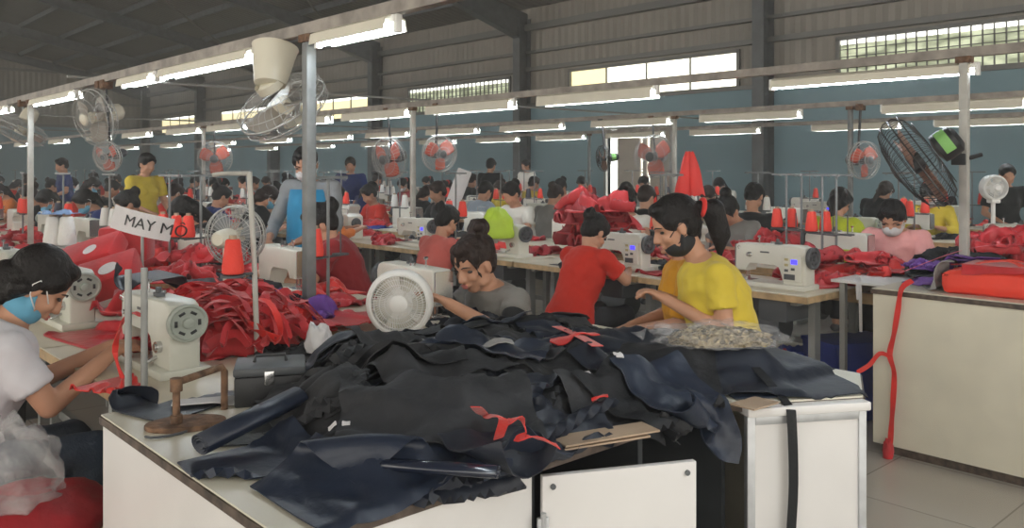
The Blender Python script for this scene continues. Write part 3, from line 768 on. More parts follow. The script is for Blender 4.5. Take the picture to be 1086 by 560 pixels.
# ------------------------------------------------------------------ sewing tables
TZ = .75
def sewing_table(L=1.12):
    t = empty('sewing_table', (0, 0, 0), 0, 'x', 'table')
    bm = B(); box(bm, -L / 2, L / 2, -.30, .30, TZ - .006, TZ, bev=.002); obj('tabletop', bm, M['ttop'], t)
    bm = B(); box(bm, -L / 2, L / 2, -.30, .30, TZ - .040, TZ - .0065); obj('plywood_core', bm, M['wood'], t)
    for s in (-1, 1):
        bm = B(); x = s * (L / 2 - .12)
        box(bm, x - .02, x + .02, -.03, .03, .03, TZ - .04); box(bm, x - .025, x + .025, -.24, .24, 0, .035, bev=.004); box(bm, x - .02, x + .02, -.22, .22, TZ - .07, TZ - .04)
        obj('leg', bm, M['steel_l'], t)
    bm = B(); box(bm, -L / 2 + .12, L / 2 - .12, .0, .03, .22, .26); obj('cross_bar', bm, M['steel_l'], t)
    bm = B(); cyl(bm, (.0, .08, .50), (.22, .08, .50), .085, seg=18); cyl(bm, (-.03, .08, .50), (0, .08, .50), .055, seg=14); box(bm, .02, .2, .04, .12, .58, TZ - .04); obj('motor', bm, M['dgrey'], t)
    bm = B(); box(bm, -.14, .16, -.16, .08, .10, .115, bev=.003); obj('treadle', bm, M['dgrey'], t)
    bm = B(); box(bm, .25, .42, -.26, .02, TZ - .16, TZ - .045, bev=.004); obj('control_box', bm, M['dgrey'], t)
    return t
tbl = sewing_table(); tused = [False]
def put_table(x, y, rz, label, group='sewing tables'):
    if not tused[0]: tused[0] = True; tbl.location = (x, y, 0); tbl.rotation_euler = (0, 0, rz); tbl['label'] = label; tbl['group'] = group; return tbl
    return dup(tbl, (x, y, 0), rz, label, group)

# ------------------------------------------------------------------ sewing machines (operator at -Y, handwheel at +X)
def sewing_machine(m, panel=False, wheelm=None, short=False, name='sewing_machine'):
    t = empty(name, (0, 0, 0), 0, 'x', 'sewing machine')
    wheelm = wheelm or M['mach_g']
    bm = B(); box(bm, -.245, .245, -.088, .088, 0, .032, bev=.006); obj('bed', bm, m, t)
    bm = B()
    prism(bm, [(-.232, .262), (-.215, .275), (.19, .282), (.222, .268), (.235, .235), (.235, .028), (.085, .028), (.085, .115), (.07, .145), (.04, .160), (-.13, .160), (-.148, .150), (-.152, .095), (-.222, .095), (-.234, .115)], -.055, .055, bev=.011)
    obj('arm', bm, m, t)
    bm = B(); rot = Matrix.Translation((.236, 0, .205)) @ Rm('Y', PI / 2)
    lathe(bm, [(.050, -.002), (.066, .004), (.070, .012), (.070, .026), (.062, .030), (.056, .024), (.020, .022), (.018, .034), (.010, .036)], rot, 28)
    w1 = obj('handwheel', bm, wheelm, t)
    bm = B()
    for k in range(6):
        a = k * PI / 3; c = V((.236 + .0235, .040 * math.cos(a), .205 + .040 * math.sin(a)))
        box(bm, -.003, .003, -.011, .011, -.005, .005, Matrix.Translation(c) @ Rm('X', a + PI / 2), .001)
    obj('wheel_slots', bm, M['black'], w1)
    bm = B(); prism(bm, [(-.045, .105), (.045, .105), (.050, .12), (.050, .262), (.042, .268), (-.042, .268), (-.050, .262), (-.050, .12)], -.240, -.2335, plane='YZ'); obj('face_plate', bm, M['chrome'], t)
    bm = B(); cyl(bm, (-.185, 0, .10), (-.185, 0, .052), .0055, seg=8); cyl(bm, (-.185, 0, .052), (-.185, 0, .028), .0014, seg=6); obj('needle_bar', bm, M['chrome'], t)
    bm = B(); cyl(bm, (-.185, .022, .10), (-.185, .022, .045), .005, seg=8); box(bm, -.197, -.173, -.02, .025, .036, .041); box(bm, -.19, -.18, .0, .028, .040, .052); obj('presser_foot', bm, M['chrome'], t)
    bm = B(); box(bm, -.235, -.13, -.045, .045, .032, .034); obj('needle_plate', bm, M['chrome'], t)
    bm = B(); lathe(bm, [(.012, 0), (.018, .004), (.014, .010), (.016, .016), (.009, .020), (.009, .030)], Matrix.Translation((-.13, -.055, .205)) @ Rm('X', PI / 2), 14); obj('tension_dial', bm, M['chrome'], t)
    bm = B(); tube(bm, [(-.205, -.058, .235), (-.205, -.07, .25), (-.20, -.07, .262), (-.195, -.058, .25)], .0025, 6); obj('take_up_lever', bm, M['chrome'], t)
    bm = B(); cyl(bm, (-.10, 0, .275), (-.10, 0, .325), .004, seg=8); cyl(bm, (-.10, -.008, .322), (-.10, .008, .322), .008, seg=8); cyl(bm, (-.02, .02, .278), (-.02, .02, .292), .014, seg=10); obj('thread_post', bm, M['chrome'], t)
    bm = B(); box(bm, .02, .06, -.03, .0, .279, .296, bev=.003); cyl(bm, (.035, -.015, .295), (.035, -.015, .315), .011, seg=10); obj('bobbin_winder', bm, M['dgrey'], t)
    bm = B(); box(bm, -.06, .00, -.0570, -.0545, .222, .232); obj('name_strip', bm, M['dgrey'], t)
    if panel:
        bm = B(); box(bm, .095, .215, -.068, -.053, .055, .215, bev=.004); pn = obj('control_panel', bm, M['mach_w'], t)
        bm = B(); box(bm, .150, .190, -.0700, -.0678, .165, .195); obj('screen', bm, M['lcd'], pn)
        for bx, bz in ((.108, .185), (.108, .150), (.108, .115), (.15, .125)):
            bm = B(); box(bm, bx, bx + .024, -.0698, -.0678, bz, bz + .016); obj('button', bm, M['dgrey'] if bz < .15 else mat('ochre_label', (.5, .42, .2), .5), pn)
        bm = B(); box(bm, .105, .175, -.0693, -.0678, .065, .10); obj('button', bm, M['dgrey'], pn)
    else:
        bm = B(); cyl(bm, (.16, -.055, .11), (.16, -.072, .11), .022, seg=16); cyl(bm, (.16, -.072, .11), (.16, -.078, .11), .013, seg=12); obj('stitch_dial', bm, M['chrome'], t)
        bm = B(); rcone(bm, (.125, -.055, .065), (.125, -.095, .05), .007, .009, 8); obj('reverse_lever', bm, M['chrome'], t)
    return t
def overlocker():
    t = empty('overlock_machine', (0, 0, 0), 0, 'x', 'sewing machine')
    bm = B(); prism(bm, [(-.17, 0), (-.17, .10), (-.12, .115), (-.115, .18), (-.16, .19), (-.17, .235), (-.12, .265), (.13, .265), (.165, .24), (.17, 0)], -.09, .09, bev=.012); obj('casing', bm, M['mach_w'], t)
    for k in range(4):
        bm = B(); lathe(bm, [(.012, 0), (.016, .005), (.012, .012), (.015, .018), (.008, .024)], Matrix.Translation((-.10 + .055 * k, -.09, .22)) @ Rm('X', PI / 2), 12); obj('tension_dial', bm, M['dgrey'], t)
    bm = B(); lathe(bm, [(.05, 0), (.058, .01), (.05, .02), (.015, .02), (.012, .03)], Matrix.Translation((.17, 0, .17)) @ Rm('Y', PI / 2), 20); obj('handwheel', bm, M['dgrey'], t)
    bm = B(); tube(bm, [(-.12, -.05, .264), (-.12, -.05, .32), (.10, -.05, .32), (.10, -.05, .264)], .004, 6); obj('thread_bar', bm, M['chrome'], t)
    bm = B(); box(bm, -.16, -.06, -.13, -.088, .06, .10, bev=.005); obj('cloth_plate', bm, M['chrome'], t)
    bm = B(); cyl(bm, (-.05, -.092, .14), (-.05, -.098, .14), .02, seg=14); obj('oil_window', bm, M['dgrey'], t)
    return t
mA = sewing_machine(M['mach']); mB = sewing_machine(M['mach_w'], True, M['dgrey']); mC = sewing_machine(M['mach_w'], False, M['dgrey']); mD = overlocker()
mused = {}
def put_machine(proto, x, y, rz, label, z=TZ, group='sewing machines'):
    if id(proto) not in mused:
        mused[id(proto)] = 1; proto.scale = (.94, .94, .86); proto.location = (x, y, z); proto.rotation_euler = (0, 0, rz); proto['label'] = label; proto['group'] = group; return proto
    return dup(proto, (x, y, z), rz, label, group)
# ------------------------------------------------------------------ thread stands and cones
def thread_stand(h=.62, arms=2):
    t = empty('thread_stand', (0, 0, 0), 0, 'x', 'thread stand')
    bm = B(); cyl(bm, (0, 0, 0), (0, 0, h), .008, seg=8); obj('pole', bm, M['pole'], t)
    bm = B(); cyl(bm, (0, 0, 0), (0, 0, .012), .035, seg=14); obj('base', bm, M['dgrey'], t)
    bm = B(); box(bm, -.15, .15, -.008, .008, h - .004, h + .010); 
    for s in (-1, 1): tube(bm, [(s * .1, 0, h), (s * .1, -.03, h - .012), (s * .1, -.04, h - .002)], .0025, 5)
    obj('guide_arm', bm, M['pole'], t)
    bm = B(); box(bm, -.13, .13, -.006, .006, .235, .245)
    for s in (-1, 1):
        cyl(bm, (s * .1, 0, .240), (s * .1, 0, .248), .042, seg=16); cyl(bm, (s * .1, 0, .245), (s * .1, 0, .36), .004, seg=6)
    obj('spool_holder', bm, M['dgrey'], t)
    return t
st_p = thread_stand(); su = [False]
def put_stand(x, y, rz, label, group='thread stands', z=TZ, tilt=0):
    if not su[0]: su[0] = True; o = st_p; o.location = (x, y, z); o['label'] = label; o['group'] = group
    else: o = dup(st_p, (x, y, z), rz, label, group)
    o.rotation_euler = (tilt, 0, rz); return o
def thread_cone():
    t = empty('thread_cone', (0, 0, 0), 0, 'x', 'thread cone')
    bm = B(); lathe(bm, [(.036, 0), (.040, .004), (.040, .03), (.027, .125), (.022, .130)], None, 20); obj('thread', bm, M['thread_r'], t)
    bm = B(); lathe(bm, [(.016, .126), (.014, .145)], None, 14); obj('paper_core', bm, M['paper'], t)
    return t
cone_p = thread_cone(); cu = [False]
def put_cone(x, y, z, label, m='thread_r', s=1.0, group='thread cones'):
    if not cu[0]: cu[0] = True; o = cone_p; o.location = (x, y, z); o['label'] = label; o['group'] = group
    else: o = dup(cone_p, (x, y, z), rng.uniform(0, 3), label, group, mats={'thread': M[m]})
    o.scale = (s, s, s); return o

# rows of stations --------------------------------------------------
rng = random.Random(5)
CN = {'thread_r': 'red', 'thread_w': 'white', 'thread_k': 'dark'}
def stand_with_cones(x, y, rz, where, cols, z=TZ, h=None):
    o = put_stand(x, y, rz, 'thread stand ' + where, z=z)
    for s, c in zip((-1, 1), cols):
        if c is None: continue
        dx, dy = s * .1 * math.cos(rz), s * .1 * math.sin(rz)
        put_cone(x + dx, y + dy, z + .252, '%s thread cone on %s of stand %s' % (CN[c], 'left' if s < 0 else 'right', where), c)
START = {(0, 'near'): (2.93, 1.10, 12), (0, 'far'): (3.08, 1.2, 14), (1, 'near'): (2.55, 1.14, 18), (1, 'far'): (2.75, 1.25, 16),
         (2, 'near'): (2.2, 1.3, 15), (2, 'far'): (2.2, 1.3, 15), (3, 'near'): (2.4, 1.5, 11), (3, 'far'): (3, 1.6, 9)}
for (r, side), (y0, pitch, cnt) in START.items():
    for k in range(cnt):
        y = y0 + k * pitch; near = side == 'near'
        xt = X0[r] + (.30 if near else 1.30)
        wh = '%s side of %s row, %s from right' % (side, ROWN[r], nth(k))
        put_table(xt, y + (.02 if (r, side) != (1, 'near') else .24), E_ if near else W_, 'sewing table on ' + wh)
        protos = [mA, mB, mC, mD]
        if r == 0 and near: pr = mA if k < 3 else rng.choice(protos)
        elif r == 0: pr = mC if k == 0 else rng.choice(protos)
        elif r == 1 and near: pr = mB if k in (0, 1, 3) else rng.choice(protos)
        else: pr = rng.choice(protos)
        if not ((r, side, k) in ((1, 'far', 20),)):
            kind = {id(mA): 'grey lockstitch machine', id(mB): 'white machine with blue screen', id(mC): 'white lockstitch machine', id(mD): 'boxy white overlock machine'}[id(pr)]
            put_machine(pr, X0[r] + (.22 if near else 1.38), y, (E_ if near else W_) + rng.uniform(-.03, .03), kind + ' on ' + wh)
        # thread stand behind the machine
        if (r, side, k) in ((0, 'near', 0), (0, 'near', 1), (0, 'far', 0), (0, 'far', 1)): continue
        if rng.random() < .75:
            cs = rng.choice([('thread_r', 'thread_r'), ('thread_r', None), ('thread_w', 'thread_w'), ('thread_r', 'thread_k'), ('thread_r', 'thread_r')])
            stand_with_cones(X0[r] + (.50 if near else 1.12), y - .25 + rng.uniform(-.05, .1), (E_ if near else W_) + rng.uniform(-.2, .2), 'on ' + wh, cs)
# wooden trays between the two sides of each row
for r in range(4):
    y0 = START[(r, 'near')][0] - .5
    bm = B(); x = X0[r]
    box(bm, x + .605, x + .995, y0, 22, TZ - .10, TZ - .085); box(bm, x + .605, x + .62, y0, 22, TZ - .085, TZ - .04); box(bm, x + .98, x + .995, y0, 22, TZ - .085, TZ - .04)
    t = tag(obj('cloth_tray', bm, M['wood']), 'long wooden tray between the two sides of the %s table row' % ROWN[r], 'tray')
    for k in range(8):
        bm = B(); y = y0 + .3 + k * 2.6; box(bm, x + .78, x + .82, y, y + .04, 0, TZ - .10); obj('leg', bm, M['steel_l'], t)
# near stands at the left
def short_rods(px, py, D, h, label):
    p = at(px, D, TZ); bm = B(); cyl(bm, (0, 0, 0), (0, 0, h), .0095, seg=10); cyl(bm, (0, 0, 0), (0, 0, .008), .022, seg=12)
    o = obj('guide_rod', bm, M['steel_l']); o.location = p; tag(o, label, 'rod', 'upright rods by the left machine')
short_rods(136, 0, 2.42, .38, 'short grey upright rod left of the machine handwheel')
short_rods(153, 0, 2.46, .38, 'short grey upright rod nearest the machine handwheel')
p = at(273, 2.98, TZ)
t = empty('thread_stand', p, 0, 'tall pale thread stand with red cone before the cage fan', 'thread stand')
bm = B(); tube(bm, [(0, 0, 0), (-.012, .0, .35), (-.03, .0, .655)], .0095, 10); obj('pole', bm, M['pole_w'], t)
bm = B(); cyl(bm, (0, 0, 0), (0, 0, .012), .035, seg=16); obj('base', bm, M['steel_l'], t)
bm = B(); tube(bm, [(-.03, 0, .65), (-.10, .06, .65), (-.125, .085, .645)], .008, 8); obj('guide_arm', bm, M['pole_w'], t)
bm = B(); tube(bm, [(-.012, 0, .30), (-.085, .01, .30)], .006, 6); cyl(bm, (-.085, .01, .292), (-.085, .01, .30), .042, seg=18); obj('spool_holder', bm, M['dgrey'], t)
put_cone(p.x - .085, p.y + .01, TZ + .304, 'red thread cone in front of the cage fan with cream motor', 'thread_r', .92)
# more single cones and stands in the middle
for px, D, zz, lab in ((348, 4.1, .98, 'red thread cone right of the thick post'), (213, 5.2, 1.02, 'red thread cone left of the cage fan')):
    q = at(px, D, TZ); o = put_stand(q.x, q.y, .4, 'thread stand carrying the ' + lab); put_cone(q.x - .092, q.y - .039, TZ + .252, lab, 'thread_r')

# ------------------------------------------------------------------ stools under some workers
for x, y, lab in ((.42, 3.62, 'wooden stool left of the masked woman in white'), (3.74, 3.6, 'wooden stool under the woman in bright red'), (2.8, 4.4, 'wooden stool under the woman in dark red'), (2.7, 2.74, 'wooden stool under the woman in grey vest'),
                  (3.15, 2.02, 'wooden stool under the woman in yellow'), (3.62, 5.0, 'wooden stool under the woman in salmon'), (5.95, 2.5, 'wooden stool under the woman in pink'), (3.1, 2.42, 'wooden stool under the person in mustard')):
    stool(x, y, .05, lab, h=.44)
# ------------------------------------------------------------------ cutting counters
CZ = .82
cx0, cx1, cy0, cy1 = .65, 2.28, 1.25, 2.20
t = empty('cutting_counter', (cx0, cy0, 0), 0, 'near white cutting counter covered by the pile of navy cloth', 'counter')
def L_(*a): return a[0] - cx0, a[1] - cx0, a[2] - cy0, a[3] - cy0, a[4], a[5]
TOP = [(cx0, cy0), (1.87, cy0), (1.885, 1.205), (2.185, 1.03), (2.42, 1.15), (2.42, cy1), (cx0, cy1)]
def poly(k, y0=0): 
    cx_, cy_ = 1.5, 1.75
    return [(x + (k if x > cx_ else -k) - cx0, y + (k if y > cy_ else -k) - cy0) for x, y in TOP]
bm = B(); prism(bm, poly(0), CZ - .004, CZ, plane='XY'); obj('worktop', bm, M['cream_lam'], t)
bm = B(); prism(bm, poly(.004), CZ - .022, CZ - .0045, plane='XY'); obj('top_edge', bm, M['edge'], t)
bm = B(); box(bm, *L_(cx0 + .004, cx0 + .02, cy0 + .01, cy1, .06, CZ - .023)); obj('side_panel', bm, M['white_lam'], t)
bm = B(); prism(bm, [(2.19 - cx0, 1.05 - cy0), (2.41 - cx0, 1.16 - cy0), (2.41 - cx0, cy1 - cy0), (2.395 - cx0, cy1 - cy0), (2.395 - cx0, 1.17 - cy0), (2.185 - cx0, 1.065 - cy0)], .06, CZ - .023, plane='XY'); obj('side_panel', bm, M['cream_lam'], t)
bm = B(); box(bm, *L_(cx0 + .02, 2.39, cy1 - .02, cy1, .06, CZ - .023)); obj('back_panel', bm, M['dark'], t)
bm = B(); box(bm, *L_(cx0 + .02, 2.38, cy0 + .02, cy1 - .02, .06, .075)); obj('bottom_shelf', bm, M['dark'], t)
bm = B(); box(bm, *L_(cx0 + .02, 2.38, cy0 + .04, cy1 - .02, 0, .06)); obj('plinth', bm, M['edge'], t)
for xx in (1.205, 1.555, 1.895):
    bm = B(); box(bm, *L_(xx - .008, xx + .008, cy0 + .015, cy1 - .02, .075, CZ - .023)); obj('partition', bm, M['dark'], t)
bm = B(); box(bm, *L_(cx0 + .02, 1.196, cy0 + .004, cy0 + .018, .07, CZ - .026), bev=.002); d0 = obj('door', bm, M['white_lam'], t)
def door(hx, hy, w_, ang, framed):
    m = Matrix.Translation((hx - cx0, hy - cy0, 0)) @ Rm('Z', ang)
    bm = B()
    if not framed:
        box(bm, 0, w_, -.016, 0, .07, CZ - .028, m, .0015); d = obj('door', bm, M['white_lam'], t)
        for sx in (.022, w_ - .022):
            bm = B(); cyl(bm, m @ V((sx, -.0165, CZ - .05)), m @ V((sx, -.020, CZ - .05)), .006, seg=12); obj('screw_cap', bm, M['steel'], d)
        bm = B(); box(bm, -.012, .012, -.024, -.014, CZ - .19, CZ - .11, m, .002); cyl(bm, m @ V((0, -.022, CZ - .2)), m @ V((0, -.022, CZ - .1)), .006, seg=10); obj('hinge', bm, M['alu'], d)
    else:
        box(bm, .018, w_ - .018, -.012, -.002, .09, CZ - .048, m); d = obj('door', bm, M['white_lam'], t)
        bm = B()
        for a in ((0, .022, .07, CZ - .03), (w_ - .022, w_, .07, CZ - .03)): box(bm, a[0], a[1], -.018, .002, a[2], a[3], m, .002)
        for a in ((.022, w_ - .022, .07, .092), (.022, w_ - .022, CZ - .052, CZ - .03)): box(bm, a[0], a[1], -.018, .002, a[2], a[3], m, .002)
        obj('door_frame', bm, M['alu'], d)
        bm = B(); box(bm, -.004, w_ + .006, -.03, .035, CZ - .029, CZ - .006, m, .004); obj('ledge', bm, M['white_lam'], d)
door(1.214, 1.249, .345, -math.radians(27), False)
door(1.89, 1.20, .335, -math.radians(31), True)

def counter2(x0, x1, y0, y1, label):
    t = empty('cutting_counter', (x0, y1, 0), 0, label, 'counter')
    bm = B(); box(bm, 0, x1 - x0, y0 - y1, 0, CZ - .005, CZ); obj('worktop', bm, M['cream_lam'], t)
    bm = B(); box(bm, -.005, x1 - x0 + .005, y0 - y1, .005, CZ - .028, CZ - .0055); obj('top_edge', bm, M['edge'], t)
    bm = B(); box(bm, .004, .02, y0 - y1, -.004, .05, CZ - .029); obj('front_panel', bm, M['cream_lam'], t)
    bm = B(); box(bm, .02, x1 - x0, -.02, -.004, .05, CZ - .029); obj('end_panel', bm, M['cream_lam'], t)
    bm = B(); box(bm, .04, x1 - x0 - .04, y0 - y1, -.03, 0, .05); obj('plinth', bm, M['edge'], t)
    bm = B(); cyl(bm, (.0, -1.05, .56), (.005, -1.05, .56), .009, seg=10); obj('keyhole', bm, M['alu'], t)
counter2(4.19, 5.62, -1.2, 1.93, 'long white cutting counter at the right with red bag on it')

# ------------------------------------------------------------------ cloth solver: sheets dropped on a height field
class Field:
    def __init__(s, x0, x1, y0, y1, d=.0125):
        s.x0, s.y0, s.d = x0, y0, d; s.nx = int((x1 - x0) / d) + 1; s.ny = int((y1 - y0) / d) + 1
        s.h = np.zeros((s.nx, s.ny))
    def rect(s, x0, x1, y0, y1, z):
        a, b = int(round((x0 - s.x0) / s.d)), int(round((x1 - s.x0) / s.d)); c, e = int(round((y0 - s.y0) / s.d)), int(round((y1 - s.y0) / s.d))
        s.h[max(a, 0):b, max(c, 0):e] = np.maximum(s.h[max(a, 0):b, max(c, 0):e], z)
    def at(s, x, y):
        fx = np.clip((x - s.x0) / s.d, 0, s.nx - 1.001); fy = np.clip((y - s.y0) / s.d, 0, s.ny - 1.001)
        i, j = fx.astype(int), fy.astype(int)
        a, b = fx - i, fy - j; h = s.h
        v = h[i, j] * (1 - a) * (1 - b) + h[i + 1, j] * a * (1 - b) + h[i, j + 1] * (1 - a) * b + h[i + 1, j + 1] * a * b
        mx = np.maximum(np.maximum(h[i, j], h[i + 1, j]), np.maximum(h[i, j + 1], h[i + 1, j + 1])); mn = np.minimum(np.minimum(h[i, j], h[i + 1, j]), np.minimum(h[i, j + 1], h[i + 1, j + 1]))
        near = h[np.rint(fx).astype(int), np.rint(fy).astype(int)]
        return np.where(mx - mn > .12, near, v)
    def stamp(s, P, th):
        nu, nv, _ = P.shape; K = 3; t = np.linspace(0, 1, K, endpoint=False)
        for a in t:
            for b in t:
                Q = P[:-1, :-1] * (1 - a) * (1 - b) + P[1:, :-1] * a * (1 - b) + P[:-1, 1:] * (1 - a) * b + P[1:, 1:] * a * b
                Q = Q.reshape(-1, 3)
                i = np.rint((Q[:, 0] - s.x0) / s.d).astype(int); j = np.rint((Q[:, 1] - s.y0) / s.d).astype(int)
                ok = (i >= 0) & (j >= 0) & (i < s.nx) & (j < s.ny)
                i, j, z = i[ok], j[ok], Q[ok, 2]
                cur = s.h[i, j]; ok2 = np.abs(z - cur) < .25
                np.maximum.at(s.h, (i[ok2], j[ok2]), z[ok2] + th)
def drape(field, rest, pos, steps=110, th=.004, bend=.25, g=.0011, fric=.35, pins=None, stiff=True):
    nu, nv, _ = pos.shape; N = nu * nv
    idx = np.arange(N).reshape(nu, nv); R2 = rest.reshape(N, 2); P = pos.reshape(N, 3).copy(); Q = P.copy()
    groups = []
    def add(a, b, k):
        a, b = a.ravel(), b.ravel(); L = np.linalg.norm(R2[a] - R2[b], axis=1); groups.append((a, b, L, k))
    for o in (0, 1):
        add(idx[o:-1:2, :], idx[o + 1::2, :][:idx[o:-1:2, :].shape[0]], 1.0); add(idx[:, o:-1:2], idx[:, o + 1::2][:, :idx[:, o:-1:2].shape[1]], 1.0)
    for o in (0, 1):
        for o2 in (0, 1):
            a = idx[o:-1:2, o2:-1:2]; b = idx[o + 1::2, o2 + 1::2][:a.shape[0], :a.shape[1]]; add(a, b, .7)
            a = idx[o + 1::2, o2:-1:2]; b = idx[o:-1:2, o2 + 1::2]; m0, m1 = min(a.shape[0], b.shape[0]), min(a.shape[1], b.shape[1]); add(a[:m0, :m1], b[:m0, :m1], .7)
    for o in range(4):
        rws = [i for i in range(nu - 2) if i % 4 == o]; 
        if rws: a = idx[rws, :]; b = idx[[i + 2 for i in rws], :]; add(a, b, bend)
        cl = [i for i in range(nv - 2) if i % 4 == o]
        if cl: a = idx[:, cl]; b = idx[:, [i + 2 for i in cl]]; add(a, b, bend)
    for o in range(8 if stiff else 0):
        rws = [i for i in range(nu - 4) if i % 8 == o]
        if rws: add(idx[rws, :], idx[[i + 4 for i in rws], :], bend * 1.2)
        cl = [i for i in range(nv - 4) if i % 8 == o]
        if cl: add(idx[:, cl], idx[:, [i + 4 for i in cl]], bend * 1.2)
    for it in range(steps):
        vel = np.clip((P - Q) * .94, -.03, .03); Q = P.copy(); P = P + vel; P[:, 2] -= g
        for s in range(2):
            for a, b, L, k in groups:
                d = P[b] - P[a]; l = np.sqrt((d * d).sum(1)) + 1e-9
                c = d * ((l - L) / l * .5 * k)[:, None]; P[a] += c; P[b] -= c
            h = field.at(P[:, 0], P[:, 1]) + th; pen = h - P[:, 2]
            deep = pen > .10; m = (pen > 0) & ~deep
            P[m, 2] = h[m]; P[m, :2] = Q[m, :2] + (P[m, :2] - Q[m, :2]) * fric
            P[deep, :2] = Q[deep, :2]
            h = field.at(P[:, 0], P[:, 1]) + th; m = P[:, 2] < h; m &= (h - P[:, 2] < .3); P[m, 2] = np.minimum(h[m], P[m, 2] + .03)
            if pins is not None: P[pins] = pos.reshape(N, 3)[pins]
    return P.reshape(nu, nv, 3)
def sheet_mesh(P, th=.003, name='cloth', mask=None):
    nu, nv, _ = P.shape
    dU = np.gradient(P, axis=0); dV = np.gradient(P, axis=1); nrm = np.cross(dU, dV); nrm /= (np.linalg.norm(nrm, axis=2, keepdims=True) + 1e-9)
    top = (P + nrm * th / 2).reshape(-1, 3); bot = (P - nrm * th / 2).reshape(-1, 3); n = nu * nv
    idx = np.arange(n).reshape(nu, nv); fs = []
    q = np.stack([idx[:-1, :-1], idx[1:, :-1], idx[1:, 1:], idx[:-1, 1:]], -1).reshape(-1, 4)
    fs = q.tolist() + (q[:, ::-1] + n).tolist()
    ring = list(idx[:, 0]) + list(idx[-1, 1:]) + list(idx[-2::-1, -1]) + list(idx[0, -2:0:-1])
    for a, b in zip(ring, ring[1:] + ring[:1]): fs.append([int(b), int(a), int(a) + n, int(b) + n])
    me = bpy.data.meshes.new(name); me.from_pydata(np.vstack([top, bot]).tolist(), [], fs); me.update()
    return me
rs = np.random.RandomState(3)
def snoise(shape, oct_=3, sc=3, amp=1.0):
    u = np.linspace(0, 1, shape[0])[:, None]; v = np.linspace(0, 1, shape[1])[None, :]; o = np.zeros(shape)
    for k in range(oct_):
        f = sc * (1.7 ** k); a = rs.uniform(0, 2 * PI); ph = rs.uniform(0, 2 * PI)
        o += amp / (1.5 ** k) * np.sin(f * (u * math.cos(a) + v * math.sin(a)) * PI + ph + 1.5 * np.sin(f * v * 1.3 + ph))
    return o
def panel_rest(w_, l_, kind, nu, nv):
    u = np.linspace(-.5, .5, nu)[:, None] * np.ones((1, nv)); v = np.linspace(-.5, .5, nv)[None, :] * np.ones((nu, 1))
    x, y = u * w_, v * l_
    if kind == 1: x = x * (1 - .28 * (v + .5))                      # trapezoid
    if kind == 2: y = y + .10 * l_ * np.cos(u * PI) * np.sign(v) * np.abs(v) * 2 - .05   # bowed panel
    if kind == 3: x = x * (1 - .22 * np.cos(v * PI))                # waisted piece
    if kind == 4: y = y * (1 + .3 * u)                              # slanted
    return np.stack([x, y], -1)
CLOTHN = [0]
def drop_sheet(field, c, w_, l_, ang, m, label, kind=0, crumple=.02, squeeze=.92, group=None, th=.005, cell=.0145, name='cloth_piece', cat='cloth', z=None, steps=100, stampth=None, bend=.3, stiff=True):
    nu, nv = max(5, int(w_ / cell)), max(5, int(l_ / cell))
    rest = panel_rest(w_, l_, kind, nu, nv); ca, sa = math.cos(ang), math.sin(ang)
    s2 = 1 - (1 - squeeze) * rs.uniform(.3, 1.2)
    X = rest[..., 0] * squeeze; Y = rest[..., 1] * s2
    P = np.zeros((nu, nv, 3)); P[..., 0] = c[0] + X * ca - Y * sa; P[..., 1] = c[1] + X * sa + Y * ca
    hh = field.at(P[..., 0].ravel(), P[..., 1].ravel())
    P[..., 2] = (np.max(hh) if z is None else z) + .015 + snoise((nu, nv), 3, 2.6, crumple) + crumple * 1.5
    P = drape(field, rest, P, steps=steps, th=th, bend=bend, stiff=stiff)
    field.stamp(P, th if stampth is None else stampth)
    me = sheet_mesh(P); o = link_mesh(name, me, m)
    me.set_sharp_from_angle(angle=math.radians(50))
    return tag(o, label, cat, group)

fld = Field(-.1, 3.0, .5, 3.6)
fld.rect(cx0, cx1, cy0, cy1, CZ)
for i in range(fld.nx):
    for j in range(fld.ny):
        x, y = fld.x0 + i * fld.d, fld.y0 + j * fld.d
        if 1.87 < x < 2.42 and y < cy1 and y > max(1.205 - (x - 1.885) * .583, 1.03 + (x - 2.185) * .51 if x > 2.185 else 0): fld.h[i, j] = max(fld.h[i, j], CZ)
fld.rect(.83, 2.43, 2.2, 3.6, TZ)
def X(px, py, z): p = gp(px, py, z); return (p.x, p.y)
GC = 'navy cut cloth pieces piled on the near counter'

